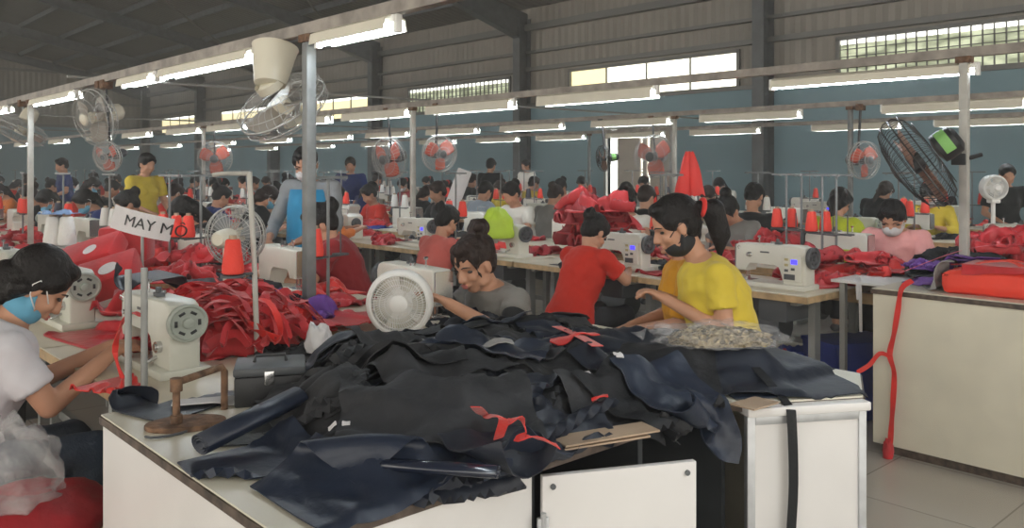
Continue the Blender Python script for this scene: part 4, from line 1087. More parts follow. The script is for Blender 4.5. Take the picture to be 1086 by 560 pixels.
cen = (1.5, 1.75)
def target(x, y):
    xl = .78 + max(0, (y - 1.80)) * .85
    yf = 1.50 if x < .80 else (1.34 if x < 1.0 else (1.24 if x < 1.85 else max(1.24 - (x - 1.85) * .6, 1.10)))
    d = min(x - xl, 2.44 - x, y - yf, 2.38 - y)
    if d <= 0: return -1
    hh = .105 if x < 1.6 else max(.065, .105 - (x - 1.6) * .07)
    return CZ + .035 + hh * min(1, d / .24) + .03 * math.exp(-((x - 1.25) ** 2 + (y - 1.75) ** 2) / .07)
fabs = ['navy', 'char', 'blk', 'navy2', 'navy', 'char', 'blk']
desc = {'navy': 'navy', 'char': 'charcoal', 'blk': 'black', 'navy2': 'bluish navy'}
NSH = 125
gx = np.arange(.8, 2.40, .04); gy = np.arange(1.12, 2.34, .04)
seen_c = {}
for k in range(NSH):
    best = None
    for _ in range(60):
        x, y = rs.choice(gx), rs.choice(gy); T = target(x, y)
        if T < 0: continue
        loc = fld.h[int((x - .06 - fld.x0) / fld.d):int((x + .06 - fld.x0) / fld.d), int((y - .06 - fld.y0) / fld.d):int((y + .06 - fld.y0) / fld.d)].mean()
        df = T - max(loc, CZ)
        if best is None or df > best[0]: best = (df, x, y)
    df, x, y = best
    if df < .012: break
    fm = fabs[rs.randint(len(fabs))]
    sz = rs.uniform(.20, .40), rs.uniform(.14, .28); soft = rs.rand() < .5
    kd = rs.randint(5); shape = ['flat', 'tapered', 'bowed', 'waisted', 'slanted'][kd]
    xc = C_ * x - S_ * y; D_ = S_ * x + C_ * y; pxx = CX + xc / D_ * F; pyy = HY + F * (HC - .9) / D_
    reg = ('left end' if pxx < 330 else 'left part' if pxx < 450 else 'middle' if pxx < 590 else 'right part' if pxx < 740 else 'right end')
    dep = 'toward the viewer' if D_ < 2.0 else ('halfway back' if D_ < 2.4 else 'at the back')
    lv = 'deep' if k < 30 else ('midway up' if k < 60 else 'near the top')
    drop_sheet(fld, (x, y), sz[0], sz[1], rs.uniform(0, PI), M[fm], '%s %s piece %s in the cloth pile, %s, %s' % (desc[fm], shape, lv, reg, dep), kind=kd,
               crumple=(rs.uniform(.02, .05) if soft else rs.uniform(.004, .02)), squeeze=(rs.uniform(.62, .9) if soft else rs.uniform(.93, .99)), stiff=not soft, bend=.3 if soft else .6, group=GC, stampth=.009, steps=80)
# ------------------------------------------------------------------ the pieces one can make out on top of the pile
def top_piece(px, py, z, w_, l_, ang, m, label, **k):
    x, y = X(px, py, z)
    return drop_sheet(fld, (x, y), w_, l_, ang, m, label, group=None, **k)
cam_a = -math.atan2(S_, C_)      # angle of the view direction: width along the picture when ang = cam_a
drop_sheet(fld, (2.02, 1.62), .46, .44, cam_a, M['navy'], 'large navy panel lying toward the right end of the pile', kind=0, crumple=.008, squeeze=.985, steps=110, bend=.9)
drop_sheet(fld, (2.20, 1.36), .44, .42, cam_a + .1, M['navy'], 'big smooth navy panel at the right tip of the pile', kind=2, crumple=.004, squeeze=.99, steps=110, bend=1.0)
drop_sheet(fld, (1.84, 1.40), .34, .30, cam_a - .2, M['blk'], 'crumpled black piece left of the big smooth navy panel', kind=1, crumple=.045, squeeze=.75, steps=100)
top_piece(655, 445, .90, .30, .24, cam_a + .2, M['navy'], 'smooth navy piece in the front middle above the brown strips', kind=2, crumple=.015, squeeze=.95)
top_piece(690, 372, .97, .40, .30, cam_a - .4, M['blk'], 'crumpled black piece behind the smooth navy pieces', kind=1, crumple=.05, squeeze=.75, stiff=False)
top_piece(590, 390, .98, .38, .24, cam_a + .5, M['navy'], 'narrow navy piece below the red cloth scrap', kind=3, crumple=.03, squeeze=.85, stiff=False)
top_piece(420, 368, .97, .36, .20, cam_a + .1, M['blk'], 'long black folded piece at the back left of the pile', kind=0, crumple=.05, squeeze=.7, stiff=False)
top_piece(520, 352, .97, .34, .22, cam_a - .2, M['navy2'], 'rounded bluish navy piece before the woman in grey', kind=2, crumple=.045, squeeze=.8)
top_piece(350, 400, .95, .24, .26, cam_a - .5, M['char'], 'charcoal flap standing up at the left of the pile', kind=1, crumple=.05, squeeze=.75, stiff=False)
top_piece(270, 450, .90, .26, .20, cam_a + .6, M['navy2'], 'shiny navy piece bent over the left shoulder of the pile', kind=4, crumple=.04, squeeze=.75, stiff=False)
top_piece(365, 455, .93, .26, .20, cam_a - .7, M['navy2'], 'bluish piece with pale edge left of the big charcoal panel', kind=1, crumple=.04, squeeze=.8)
top_piece(430, 480, .88, .50, .16, cam_a - .1, M['navy'], 'long navy strip under the charcoal panel at the front', kind=0, crumple=.02, squeeze=.9)
top_piece(520, 470, .88, .34, .14, cam_a + .1, M['navy2'], 'navy strip along the front edge beneath the red strap', kind=4, crumple=.02, squeeze=.92)
top_piece(468, 408, .96, .44, .30, cam_a + .18, M['char'], 'big flat charcoal panel on the very top of the pile', kind=4, crumple=.004, squeeze=.995, steps=110, bend=1.0)
# pieces that hang over the front edge
drop_sheet(fld, (.835, 1.36), .29, .27, .02, M['navy2'], 'navy piece lying flat to the front corner of the counter', crumple=.012, squeeze=.97, steps=90, z=.83)
drop_sheet(fld, (1.74, 1.27), .27, .34, -.1, M['navy2'], 'bluish navy flap hanging over the dark cabinet opening', crumple=.015, squeeze=.97, steps=170, z=.92)
drop_sheet(fld, (1.12, 1.26), .20, .16, .1, M['navy'], 'small navy flap hanging above the left white door', crumple=.01, squeeze=.97, steps=150, z=.87)
drop_sheet(fld, (.80, 2.22), .34, .36, .5, M['navy'], 'single navy piece lying across the left corner beside the rusty clamp', kind=1, crumple=.03, squeeze=.9, steps=120)
# long black strap over the framed door
def ribbon(name, pts, wd, m, parent=None, th=.0016, twist=0, up=(0, 0, 1), sub=4, jag=0):
    pts = [V(p) for p in pts]; P = []
    n = len(pts)
    for i in range(n - 1):      # catmull-rom
        a, b, c, d = pts[max(i - 1, 0)], pts[i], pts[i + 1], pts[min(i + 2, n - 1)]
        for j in range(sub):
            t = j / sub; P.append(.5 * ((2 * b) + (c - a) * t + (2 * a - 5 * b + 4 * c - d) * t * t + (3 * b - a - 3 * c + d) * t ** 3))
    P.append(pts[-1]); bm = B(); rows = []
    for i, p in enumerate(P):
        d = (P[min(i + 1, len(P) - 1)] - P[max(i - 1, 0)]).normalized(); u = V(up); s = d.cross(u)
        if s.length < .15: s = d.cross(V((.3, 1, .2)))
        s.normalize(); nn = s.cross(d).normalized()
        a = twist * i / len(P) + jag * math.sin(i * .9); s2 = s * math.cos(a) + nn * math.sin(a); n2 = nn * math.cos(a) - s * math.sin(a)
        rows.append([bm.verts.new(p + s2 * wd / 2 * sx + n2 * th / 2 * sz) for sx, sz in ((-1, -1), (1, -1), (1, 1), (-1, 1))])
    for a, b in zip(rows, rows[1:]):
        for k in range(4): bm.faces.new((a[k], a[(k + 1) % 4], b[(k + 1) % 4], b[k]))
    bm.faces.new(rows[0][::-1]); bm.faces.new(rows[-1])
    return obj(name, bm, m, parent)
def zf(px, py, z0, off=.006):    # rest a point on whatever the cloth pile has there
    x, y = X(px, py, z0)
    for _ in range(4):
        z = float(fld.at(np.array([x]), np.array([y]))[0]); z = max(z, CZ); x, y = X(px, py, z)
    return V((x, y, z + off))
q0 = at(848, 2.13, .80)
hx, hy, ang = 1.89, 1.20, -math.radians(31)
def dp(s, out, z): return V((hx + s * math.cos(ang) + out * math.sin(ang), hy + s * math.sin(ang) - out * math.cos(ang), z))
o = ribbon('black_strap', [dp(.115, -.16, .87), dp(.115, -.05, .835), dp(.113, .02, .812), dp(.112, .036, .78), dp(.116, .037, .62), dp(.108, .036, .45), dp(.112, .038, .30)], .026, M['blk'], up=(-math.sin(ang) * -1, math.cos(ang) * -1, 0))
tag(o, 'long black strap hanging down over the framed white door', 'strap')
# rolls of cloth
def roll(name, a, b, r, turns, m, label):
    a, b = V(a), V(b); u, v = frame(b - a); bm = B(); L0 = []; L1 = []; n = int(turns * 20)
    for i in range(n + 1):
        th = 2 * PI * i / 20; rr = r * (.35 + .65 * i / n); d = u * math.cos(th) * rr * 1.15 + v * math.sin(th) * rr * .8
        L0.append(bm.verts.new(a + d)); L1.append(bm.verts.new(b + d * (1 + .1 * math.sin(i * .4))))
    for i in range(n): bm.faces.new((L0[i], L0[i + 1], L1[i + 1], L1[i]))
    o = obj(name, bm, m, smooth=True); s = o.modifiers.new('solid', 'SOLIDIFY'); s.thickness = .0025
    return tag(o, label, 'cloth')
a = V((*X(212, 474, .85), .853)); b = V((*X(318, 430, .88), .90)); roll('rolled_cloth', a, b, .030, 3, M['navy2'], 'rolled navy cloth poking out at the left foot of the pile')
a = V((*X(385, 498, .85), .862)); b = V((*X(528, 505, .86), .866)); roll('rolled_cloth', a, b, .017, 3, mat('shiny_navy_film', (.012, .017, .035), .18, spec=.8), 'shiny thin navy roll along the front edge of the pile')
# red straps and scraps on the pile
o = ribbon('red_strap', [zf(504, 437, .95, .010), zf(516, 447, .93, .012), zf(530, 454, .92, .02), zf(534, 465, .9, .03), zf(528, 472, .9, .012), zf(540, 464, .9, .03), zf(552, 463, .9, .035), zf(558, 471, .9, .02), zf(548, 472, .9, .012), zf(566, 474, .9, .02), zf(592, 480, .9, .012)], .019, M['red2'], jag=.4)
tag(o, 'bright red strap twisted into a loop at the front of the pile', 'strap')
o = drop_sheet(fld, (zf(606, 358, .95).x, zf(606, 358, .95).y), .16, .075, cam_a + .2, M['red2'], 'bright red cloth scrap at the back of the pile', kind=1, crumple=.02, squeeze=.85, cell=.012, name='cloth_scrap')
o = ribbon('red_strap', [zf(590, 350, .96, .012), zf(612, 360, .95, .014), zf(634, 372, .94, .012)], .030, M['red2']); tag(o, 'short red strap crossing the red scrap', 'strap')
o = drop_sheet(fld, (zf(636, 408, .95).x, zf(636, 408, .95).y), .04, .02, cam_a, M['red2'], 'tiny red scrap in the middle of the pile', crumple=.005, squeeze=.9, cell=.008, name='cloth_scrap')
for px, py, w_, l_, lab in ((621, 404, .028, .035, 'small crumpled white paper tag in the middle of the pile'), (656, 388, .02, .03, 'narrow white paper tag right of the crumpled one'), (352, 455, .02, .014, 'small white tag at the left front of the pile'),
                            (367, 452, .016, .014, 'tiny white tag beside another at the left front'), (592, 463, .012, .03, 'upright white tag near the end of the red strap'), (470, 355, .15, .05, 'flat white paper slip at the back of the pile'), (522, 367, .11, .05, 'crumpled pale fabric slip before the woman in grey')):
    p_ = zf(px, py, .92)
    drop_sheet(fld, (p_.x, p_.y), w_, l_, cam_a + .2, M['whitec'] if px != 522 else M['greyc'], lab, crumple=.010, squeeze=.85, cell=.0055 if w_ < .1 else .018, name='paper_tag', cat='paper', steps=60)
# brown paper strips under the cloth on the front edge
for k, (px0, py0, px1, py1, z) in enumerate(((575, 482, 690, 464, .826), (600, 475, 700, 458, .834), (800, 436, 826, 428, .83))):
    a = V((*X(px0, py0, z), z)); b = V((*X(px1, py1, z), z)); d = (b - a).normalized(); s = V((-d.y, d.x, 0)) * .07
    bm = B(); vs = [bm.verts.new(v) for v in (a, b, b + s, a + s)]; vt = [bm.verts.new(v.co + V((0, 0, .004))) for v in vs]
    bm.faces.new(vs[::-1]); bm.faces.new(vt)
    for i in range(4): bm.faces.new((vs[i], vs[(i + 1) % 4], vt[(i + 1) % 4], vt[i]))
    tag(obj('paper_sheet', bm, M['paper']), ['brown paper sheet sticking out below the front of the pile', 'second brown paper sheet lying on the lower one', 'small brown card corner at the framed door'][k], 'paper')
# rusty clamp on the left corner
c = V((*X(197, 452, CZ), CZ)); t = empty('iron_clamp', c, 0, 'rusty iron clamp frame with oval base on the left corner of the counter', 'clamp')
bm = B(); n = 28
vs = [V((.085 * math.cos(2 * PI * k / n) * 1.05, .055 * math.sin(2 * PI * k / n), 0)) for k in range(n)]
R_ = Rm('Z', cam_a + .35)
prism(bm, [((R_ @ v).x, (R_ @ v).y) for v in vs], 0, .012, bev=.003, plane='XY'); obj('base_plate', bm, M['rust'], t)
pa = V((*X(187, 454, CZ), CZ)) - c; pb = V((*X(238, 434, CZ), CZ)) - c; ht = .105
bm = B(); tube(bm, [pa + V((0, 0, .008)), pa + V((0, 0, ht - .012)), pa + (pb - pa) * .06 + V((0, 0, ht)), pa + (pb - pa) * .94 + V((0, 0, ht + .002)), pb + V((0, 0, ht - .010)), pb + V((0, 0, .0))], .0085, 10); obj('frame', bm, M['rust'], t)
for z0_, z1_ in ((ht - .02, ht + .01), (.010, .03)):
    bm = B(); cyl(bm, pa + V((0, 0, z0_)), pa + V((0, 0, z1_)), .014, seg=12); obj('bolt', bm, M['rust'], t)
bm = B(); tube(bm, [pa + V((-.05 * math.cos(k * .5) - .03, -.03 - .03 * math.sin(k * .5), .004)) for k in range(10)], .003, 6); obj('wire', bm, M['dgrey'], t)
c = V((*X(222, 432, CZ + .002), CZ)); o = drop_sheet(fld, (c.x, c.y + .02), .16, .05, cam_a + .3, M['whitec'], 'white strip under the rusty clamp', crumple=.003, squeeze=.98, name='paper_strip', cat='paper')
# black cash-box
c = V((*X(286, 430, CZ), CZ)); t = empty('black_box', c, cam_a + .25, 'small black lidded box between the clamp and the pile', 'box')
bm = B(); box(bm, -.085, .085, -.01, .13, 0, .075, bev=.005); obj('box_body', bm, M['black'], t)
bm = B(); box(bm, -.088, .088, -.014, .134, .076, .098, bev=.006); obj('lid', bm, M['dgrey'], t)
bm = B(); tube(bm, [(-.04, .06, .098), (-.036, .06, .115), (.036, .06, .115), (.04, .06, .098)], .005, 8); obj('handle', bm, M['black'], t)
bm = B(); box(bm, -.012, .012, -.019, -.012, .055, .09, bev=.002); obj('latch', bm, M['chrome'], t)
# plastic bag full of metal snaps
bits = mat('metal_snaps', (.45, .38, .26), .4, .25); nt = bits.node_tree; bs = nt.nodes['Principled BSDF']; tc = nt.nodes.new('ShaderNodeTexCoord')
vo = nt.nodes.new('ShaderNodeTexVoronoi'); vo.inputs['Scale'].default_value = 75; nt.links.new(tc.outputs['Object'], vo.inputs['Vector'])
rp = nt.nodes.new('ShaderNodeValToRGB'); rp.color_ramp.elements[0].color = (.10, .085, .06, 1); rp.color_ramp.elements[1].color = (.66, .52, .30, 1); nt.links.new(vo.outputs['Color'], rp.inputs['Fac']); nt.links.new(rp.outputs['Color'], bs.inputs['Base Color'])
bp = nt.nodes.new('ShaderNodeBump'); bp.inputs['Distance'].default_value = .02; nt.links.new(vo.outputs['Distance'], bp.inputs['Height']); nt.links.new(bp.outputs['Normal'], bs.inputs['Normal'])
film = bpy.data.materials.new('clear_film'); film.use_nodes = True; nt = film.node_tree; nt.nodes.clear()
mo = nt.nodes.new('ShaderNodeOutputMaterial'); mx = nt.nodes.new('ShaderNodeMixShader'); tr = nt.nodes.new('ShaderNodeBsdfTransparent'); gl = nt.nodes.new('ShaderNodeBsdfPrincipled')
gl.inputs['Base Color'].default_value = (.75, .74, .74, 1); gl.inputs['Roughness'].default_value = .15; mx.inputs[0].default_value = .16
nzz = nt.nodes.new('ShaderNodeTexNoise'); nzz.inputs['Scale'].default_value = 18; tcc = nt.nodes.new('ShaderNodeTexCoord'); bpp = nt.nodes.new('ShaderNodeBump'); bpp.inputs['Distance'].default_value = .04
nt.links.new(tcc.outputs['Object'], nzz.inputs['Vector']); nt.links.new(nzz.outputs['Fac'], bpp.inputs['Height']); nt.links.new(bpp.outputs['Normal'], gl.inputs['Normal'])
nt.links.new(tr.outputs[0], mx.inputs[1]); nt.links.new(gl.outputs[0], mx.inputs[2]); nt.links.new(mx.outputs[0], mo.inputs[0])
def blob(name, rx, ry, rz_, m, seed=0, amp=.18, fr=3.0, parent=None, seg=40, flat=True):
    bm = B(); bmesh.ops.create_uvsphere(bm, u_segments=seg, v_segments=seg // 2, radius=1)
    for v in bm.verts:
        d = v.co.normalized(); n = noise.noise(d * fr + V((seed, 0, 0))) * amp + abs(noise.noise(d * fr * 2.3 + V((0, seed, 0)))) * amp * .8
        v.co = V((d.x * rx, d.y * ry, d.z * rz_)) * (1 + n)
        if flat: v.co.z = max(v.co.z, -rz_ * .25) + rz_ * .25
    return obj(name, bm, m, parent, smooth=True)
c = zf(762, 362, .93, 0); t = empty('snap_bag', (c.x, c.y, c.z - .005), cam_a, 'clear plastic bag of small metal snaps on the pile before the yellow shirt', 'plastic bag')
s_ = blob('metal_snaps', .135, .07, .035, bits, 3, .25, 3, t, 36); s_['kind'] = 'stuff'
f_ = blob('bag_film', .175, .085, .048, film, 5, .3, 4, t, 48)
bm = B(); 
tl = ribbon('bag_neck', [(-.13, .01, .03), (-.19, .02, .045), (-.235, .0, .02)], .05, film, t, jag=.6)

# ------------------------------------------------------------------ heaps of red strapping on the nearest row
def strap_heap(cx_, cy_, z, rx, ry, hh, n, m, label, group, seed, wd=.022, L=.30):
    r = random.Random(seed)
    for k in range(n):
        a = r.uniform(0, 2 * PI); q = math.sqrt(r.random()) * .8; x, y = math.cos(a) * q * rx, math.sin(a) * q * ry; hd = r.uniform(0, 2 * PI); pts = []; lay = r.uniform(.35, 1.0) ** .7
        cv = r.uniform(-9, 9)
        for i in range(9):
            e = max(0, 1 - (x / rx) ** 2 - (y / ry) ** 2)
            zz = hh * e ** .7 * lay + .012 + .014 * math.sin(i * r.uniform(1, 2) + k); pts.append(V((cx_ + x, cy_ + y, z + max(.004, zz))))
            hd += cv * L / 8 + r.uniform(-.5, .5)
            if (x / rx) ** 2 + (y / ry) ** 2 > .8: hd = math.atan2(-y, -x) + r.uniform(-.8, .8)
            x += math.cos(hd) * L / 8; y += math.sin(hd) * L / 8
        o = ribbon('red_strap', pts, wd * r.uniform(.8, 1.3), m if r.random() < .75 else M['red2'], twist=r.uniform(-2, 2), sub=3, jag=.25)
        tag(o, label, 'strap', group)
c = at(240, 3.26, TZ)
core = blob('strap_bundle', .26, .31, .12, M['red'], 9, .3, 3.5); core.location = (c.x, c.y, TZ); core.rotation_euler.z = cam_a; tag(core, 'dense red bundle at the heart of the red strap heap', 'cloth')
strap_heap(c.x, c.y, TZ, .38, .44, .23, 99, M['red'], 'red cloth strap in the heap right of the near machine', 'red straps heaped on the near sewing table', 4, .026, .42)

# crumpled cloths reused all over the hall
def crumpled(seed, n=22, sq=.5, amp=.07, size=.5):
    global rs
    rs = np.random.RandomState(seed); f = Field(-.6, .6, -.6, .6, .02)
    rest = panel_rest(size, size * .9, seed % 5, n, n); P = np.zeros((n, n, 3)); P[..., 0] = rest[..., 0] * sq; P[..., 1] = rest[..., 1] * sq * .95
    P[..., 2] = .05 + snoise((n, n), 4, 3.2, amp); P[..., 2] -= P[..., 2].min() - .01
    P = drape(f, rest, P, steps=70, th=.003, bend=.5, g=.0009, stiff=False)
    return sheet_mesh(P, .003, 'crumpled_cloth')
CR = [crumpled(s, sq=q, amp=a) for s, q, a in ((1, .5, .08), (2, .42, .09), (3, .6, .06), (4, .5, .10), (5, .38, .08), (6, .7, .05))]
for me in CR: me.materials.append(M['red'])
CC = {'red': 'red', 'red2': 'bright red', 'crimson': 'dark red', 'navy': 'navy', 'blk': 'black', 'purple': 'purple', 'whitec': 'white', 'bluec': 'royal blue', 'greyc': 'grey', 'satin': 'shiny red', 'lime': 'lime green', 'mustard': 'mustard'}
def cloth_at(x, y, z, mname, label, s=1.0, zs=1.0, rz=None, k=None, group=None, tilt=0):
    me = CR[rng.randrange(len(CR)) if k is None else k]
    o = bpy.data.objects.new('crumpled_cloth', me); C.objects.link(o)
    me.polygons.foreach_set('use_smooth', [True] * len(me.polygons))
    o.location = (x, y, z); o.rotation_euler = (tilt, 0, rng.uniform(0, 6.28) if rz is None else rz); o.scale = (s, s, s * zs)
    o.material_slots[0].link = 'OBJECT'; o.material_slots[0].material = M[mname] if mname in M else SM[mname]
    return tag(o, label, 'cloth', group)
rng = random.Random(21)
for (r, side), (y0, pitch, cnt) in START.items():
    for k in range(cnt):
        near = side == 'near'; y = y0 + k * pitch
        for j in range(3 if r < 2 else 2):
            if r == 0 and near and k == 0: continue
            if rng.random() < .12: continue
            if j == 0: dx, dy = .10 + .06 * rng.random(), .28      # in front of the needle
            elif j == 1: dx, dy = .50, rng.uniform(-.3, .3)
            else: dx, dy = .30, rng.uniform(-.62, -.45)
            if r == 1 and near and k == 0 and j != 1: continue
            if not near: dy = -dy
            x = X0[r] + (dx if near else 1.6 - dx)
            mn = rng.choices(['red', 'red2', 'crimson', 'navy', 'purple', 'whitec', 'blk', 'satin', 'bluec'], [9, 6, 5, 2.2, 1.2, 1.2, 2.5, 2, .8])[0]
            cloth_at(x, y + dy, TZ, mn, '%s crumpled cloth %s, %s side of %s row, %s from right' % (CC[mn], ['before the needle', 'by the tray', 'beside the machine'][j], side, ROWN[r], nth(k)), rng.uniform(.65, 1.15), rng.uniform(.9, 1.5), group='crumpled work on the sewing tables')
    # bigger loads in the trays
for r in range(4):
    for k in range(17):
        y = START[(r, 'near')][0] + .2 + k * .95
        if r == 0 and k < 1: continue
        mn = rng.choices(['red', 'red2', 'crimson', 'navy', 'purple', 'blk', 'satin'], [9, 7, 4, 2, 1, 2, 3])[0]
        cloth_at(X0[r] + .8, y, TZ - .07, mn, '%s cloth heap in the tray of the %s row, %s from right' % (CC[mn], ROWN[r], nth(k)), rng.uniform(1.0, 1.5), rng.uniform(1.3, 2.0), group='cloth heaps in the trays')
# chosen heaps
def heap(px, D, z, cols, s, label, spread=.12, zs=1.4):
    for i, c_ in enumerate(cols):
        p_ = at(px, D, z); cloth_at(p_.x + rng.uniform(-spread, spread), p_.y + rng.uniform(-spread, spread), z + i * .035 * s, c_, '%s cloth %s, %s up' % (CC[c_], label, nth(i)), s * rng.uniform(.85, 1.15), zs)
heap(632, 6.6, .80, ['crimson', 'crimson', 'satin', 'red', 'crimson', 'crimson', 'red'], 1.35, 'in the tall red heap before the woman in white', .1, 2.4)
heap(1062, 4.9, .80, ['satin', 'crimson', 'satin', 'red', 'satin'], 1.25, 'in the shiny red heap at the right edge', .15, 1.8)
heap(1022, 4.75, .83, ['blk', 'navy', 'blk'], 1.0, 'in the dark heap behind the boxy red bag', .12, 1.3)
heap(985, 4.55, .83, ['purple', 'blk', 'purple'], .75, 'in the small heap left of the red bag', .06, 1.2)
heap(1075, 4.4, .83, ['blk', 'blk'], 1.0, 'dark heap at the right edge by the bag', .06, 1.6)
heap(760, 5.5, .76, ['red', 'red2', 'red'], 1.0, 'on the table left of the screen machine', .12, 1.3)
heap(860, 5.2, .76, ['red', 'red2', 'red', 'crimson'], 1.1, 'in the low heap right of the screen machine', .14, 1.2)
heap(925, 4.85, .76, ['red', 'red2', 'red', 'red'], 1.1, 'under the hands of the woman in pink', .16, 1.1)
heap(830, 6.3, .78, ['red2', 'red', 'red'], 1.0, 'below the two pairs of red cones', .1, 1.8)
heap(300, 4.0, .76, ['red', 'red2'], 1.0, 'at the hands of the woman in dark red', .1, 1.0)
heap(345, 3.45, .76, ['red2', 'red'], .8, 'flat red piece right of the thick post', .08, .6)
heap(300, 3.55, .78, ['purple'], 1.0, 'behind the red strap heap', .02, 1.5)
heap(280, 3.6, .76, ['blk', 'navy'], 1.0, 'dark piece behind the strap heap', .05, 1.3)
heap(325, 3.0, .76, ['blk'], .9, 'dark piece at the foot of the thick post', .02, .8)
heap(600, 3.9, .62, ['satin', 'red'], .7, 'on the low shelf behind the pile', .04, 1.0)
heap(735, 5.4, .80, ['red'], .9, 'under the hanging red cloth', .02, 1.5)
c = at(528, 6.3, .90); o = blob('lime_dome', .13, .10, .17, M['lime'], 3, .2, 2.5); o.location = c; tag(o, 'lime green dome standing in for a bent back behind the middle machine', 'cloth')  # plain dome stands in for the shirt back of a bending worker
for k in range(9):
    p_ = at(60 + k * 22 + rng.uniform(-6, 6), 4.7 + k % 3 * .5, .80); mn = rng.choice(['red', 'red2', 'red', 'whitec', 'crimson'])
    cloth_at(p_.x, p_.y, .80 + .05 * (k % 2), mn, '%s cloth lying high on the left tables, %s from the left' % (CC[mn], nth(k)), 1.1, 1.8)
for k, (x, y, z, mn) in enumerate(((1.30, 3.62, TZ, 'crimson'), (1.58, 3.66, TZ, 'blk'), (1.32, 3.66, .82, 'red'))): cloth_at(x, y, z, mn, ['dark red heap under the long navy length', 'black heap under the black length', 'red cloth directly beneath the long navy length'][k], 1.0, 1.7, k=k)
# navy length thrown over the left machine's neighbour
fl2 = Field(.6, 2.6, 3.0, 5.2); fl2.rect(.83, 2.43, 3.0, 5.2, TZ); fl2.rect(1.18, 1.40, 3.40, 3.9, .96); fl2.rect(1.40, 1.80, 3.50, 3.9, .90); rs = np.random.RandomState(8)
drop_sheet(fl2, (1.38, 3.72), .62, .26, .5, M['navy'], 'long navy length lying behind the near left machine', crumple=.03, squeeze=.9, steps=120)
drop_sheet(fl2, (1.62, 3.55), .45, .24, .2, M['blk'], 'black length lying behind the red strap heap', crumple=.04, squeeze=.85, steps=110)
# red packed bundles with pale oval prints
for k, (px, D, zz, rz, w_, l_, h_, tilt) in enumerate(((118, 4.1, .86, .3, .30, .22, .10, -.5), (100, 4.3, .95, .1, .32, .2, .08, -.55), (135, 4.5, .95, .2, .24, .22, .16, 0))):
    c = at(px, D, zz); t = empty('packed_bundle', c, cam_a + rz, ['lower red packed bundle with pale oval print at the left', 'upper red packed bundle with small oval print', 'plain red bundle under the lettered banner'][k], 'bundle')
    bm = B(); box(bm, -w_ / 2, w_ / 2, -l_ / 2, l_ / 2, -.02, h_, bev=.02); rot = Rm('X', -tilt) @ Rm('Y', -.35 if k < 2 else 0)
    for v in bm.verts: v.co = rot @ v.co
    obj('wrapping', bm, M['red'], t)
    if k < 2:
        bm = B(); cyl(bm, rot @ V((.03, -.02, h_)), rot @ V((.03, -.02, h_ + .002)), .045 if k == 0 else .035, seg=24); obj('oval_print', bm, M['whitec'], t)
# ------------------------------------------------------------------ right counter
RB = mat('red_bag_cloth', (.78, .05, .025), .6, bump=.35, bscale=12, var=.08)
t = empty('red_bag', (4.40, 1.40, CZ), PI / 2 + .05, 'boxy bright red cloth bag with handles on the white counter', 'bag')
bm = B(); box(bm, -.24, .24, -.13, .13, 0, .135, bev=.035)
bmesh.ops.subdivide_edges(bm, edges=bm.edges[:], cuts=4, use_grid_fill=True)
for v in bm.verts:
    n_ = noise.noise(v.co * 7) * .014 + noise.noise(v.co * 17) * .006; v.co += V((v.co.x * .1, v.co.y * .2, .8)).normalized() * n_ * (1 if v.co.z > .01 else 0)
    v.co.z -= .03 * (abs(v.co.x) / .24) ** 3 * (v.co.z > .1)
obj('bag_body', bm, RB, t, smooth=True)
for sy in (-1, 1):
    ribbon('handle', [(-.10, sy * .10, .120), (-.09, sy * .06, .150), (-.03, sy * .03, .165), (.04, sy * .04, .158), (.09, sy * .07, .148), (.10, sy * .10, .120)], .028, RB, t, th=.004)
bm = B(); tube(bm, [(-.23, 0, .128), (-.1, .004, .142), (.1, -.004, .142), (.23, 0, .126)], .004, 6); obj('zipper', bm, M['crimson'], t)
rs = np.random.RandomState(5); fl3 = Field(3.9, 6.2, -.6, 2.6); fl3.rect(4.19, 5.62, -1.2, 1.93, CZ); fl3.rect(4.19, 5.62, 1.93, 2.6, TZ); fl3.rect(4.28, 4.55, 1.14, 1.66, .96)
for k, (x, y, w_, l_, a, mn, cr, sq, lab) in enumerate((
    (4.42, 1.72, .30, .2, .4, 'greyc', .01, .95, 'pale grey flat cloth at the left end of the white counter'), (4.40, 1.30, .3, .5, .1, 'red', .01, .9, 'flat red cloth under the boxy red bag'),
    (4.68, 1.80, .40, .26, .6, 'blk', .04, .75, 'black crumpled cloth at the left end of the white counter'), (4.50, 1.75, .34, .24, .9, 'purple', .05, .7, 'purple crumpled cloth left of the boxy red bag'),
    (4.62, 1.62, .36, .26, .3, 'purple', .05, .7, 'second purple cloth farther back by the red bag'), (4.95, 1.5, .55, .4, .2, 'blk', .06, .7, 'large black cloth behind the red bag'),
    (4.9, 1.1, .5, .4, 1.0, 'navy', .06, .7, 'navy cloth behind the red bag at the right'), (5.1, 1.75, .5, .4, .3, 'blk', .06, .7, 'black cloth by the foot of the right post'),
    (5.15, 1.3, .5, .4, .7, 'blk', .07, .65, 'bunched black cloth farther back on the white counter'), (4.8, .8, .5, .4, .2, 'crimson', .05, .7, 'dark red cloth at the right edge of the counter'))):
    drop_sheet(fl3, (x, y), w_, l_, a, M[mn], lab, crumple=cr, squeeze=sq, stampth=.012)
o = ribbon('pink_cord', [(4.55, 1.95, .86), (4.75, 1.7, .99), (4.95, 1.5, 1.02), (5.1, 1.2, 1.0), (5.2, .9, .95)], .012, mat('pink_cord', (.6, .1, .14), .5)); tag(o, 'thin dark pink cord lying over the black cloths', 'cord')
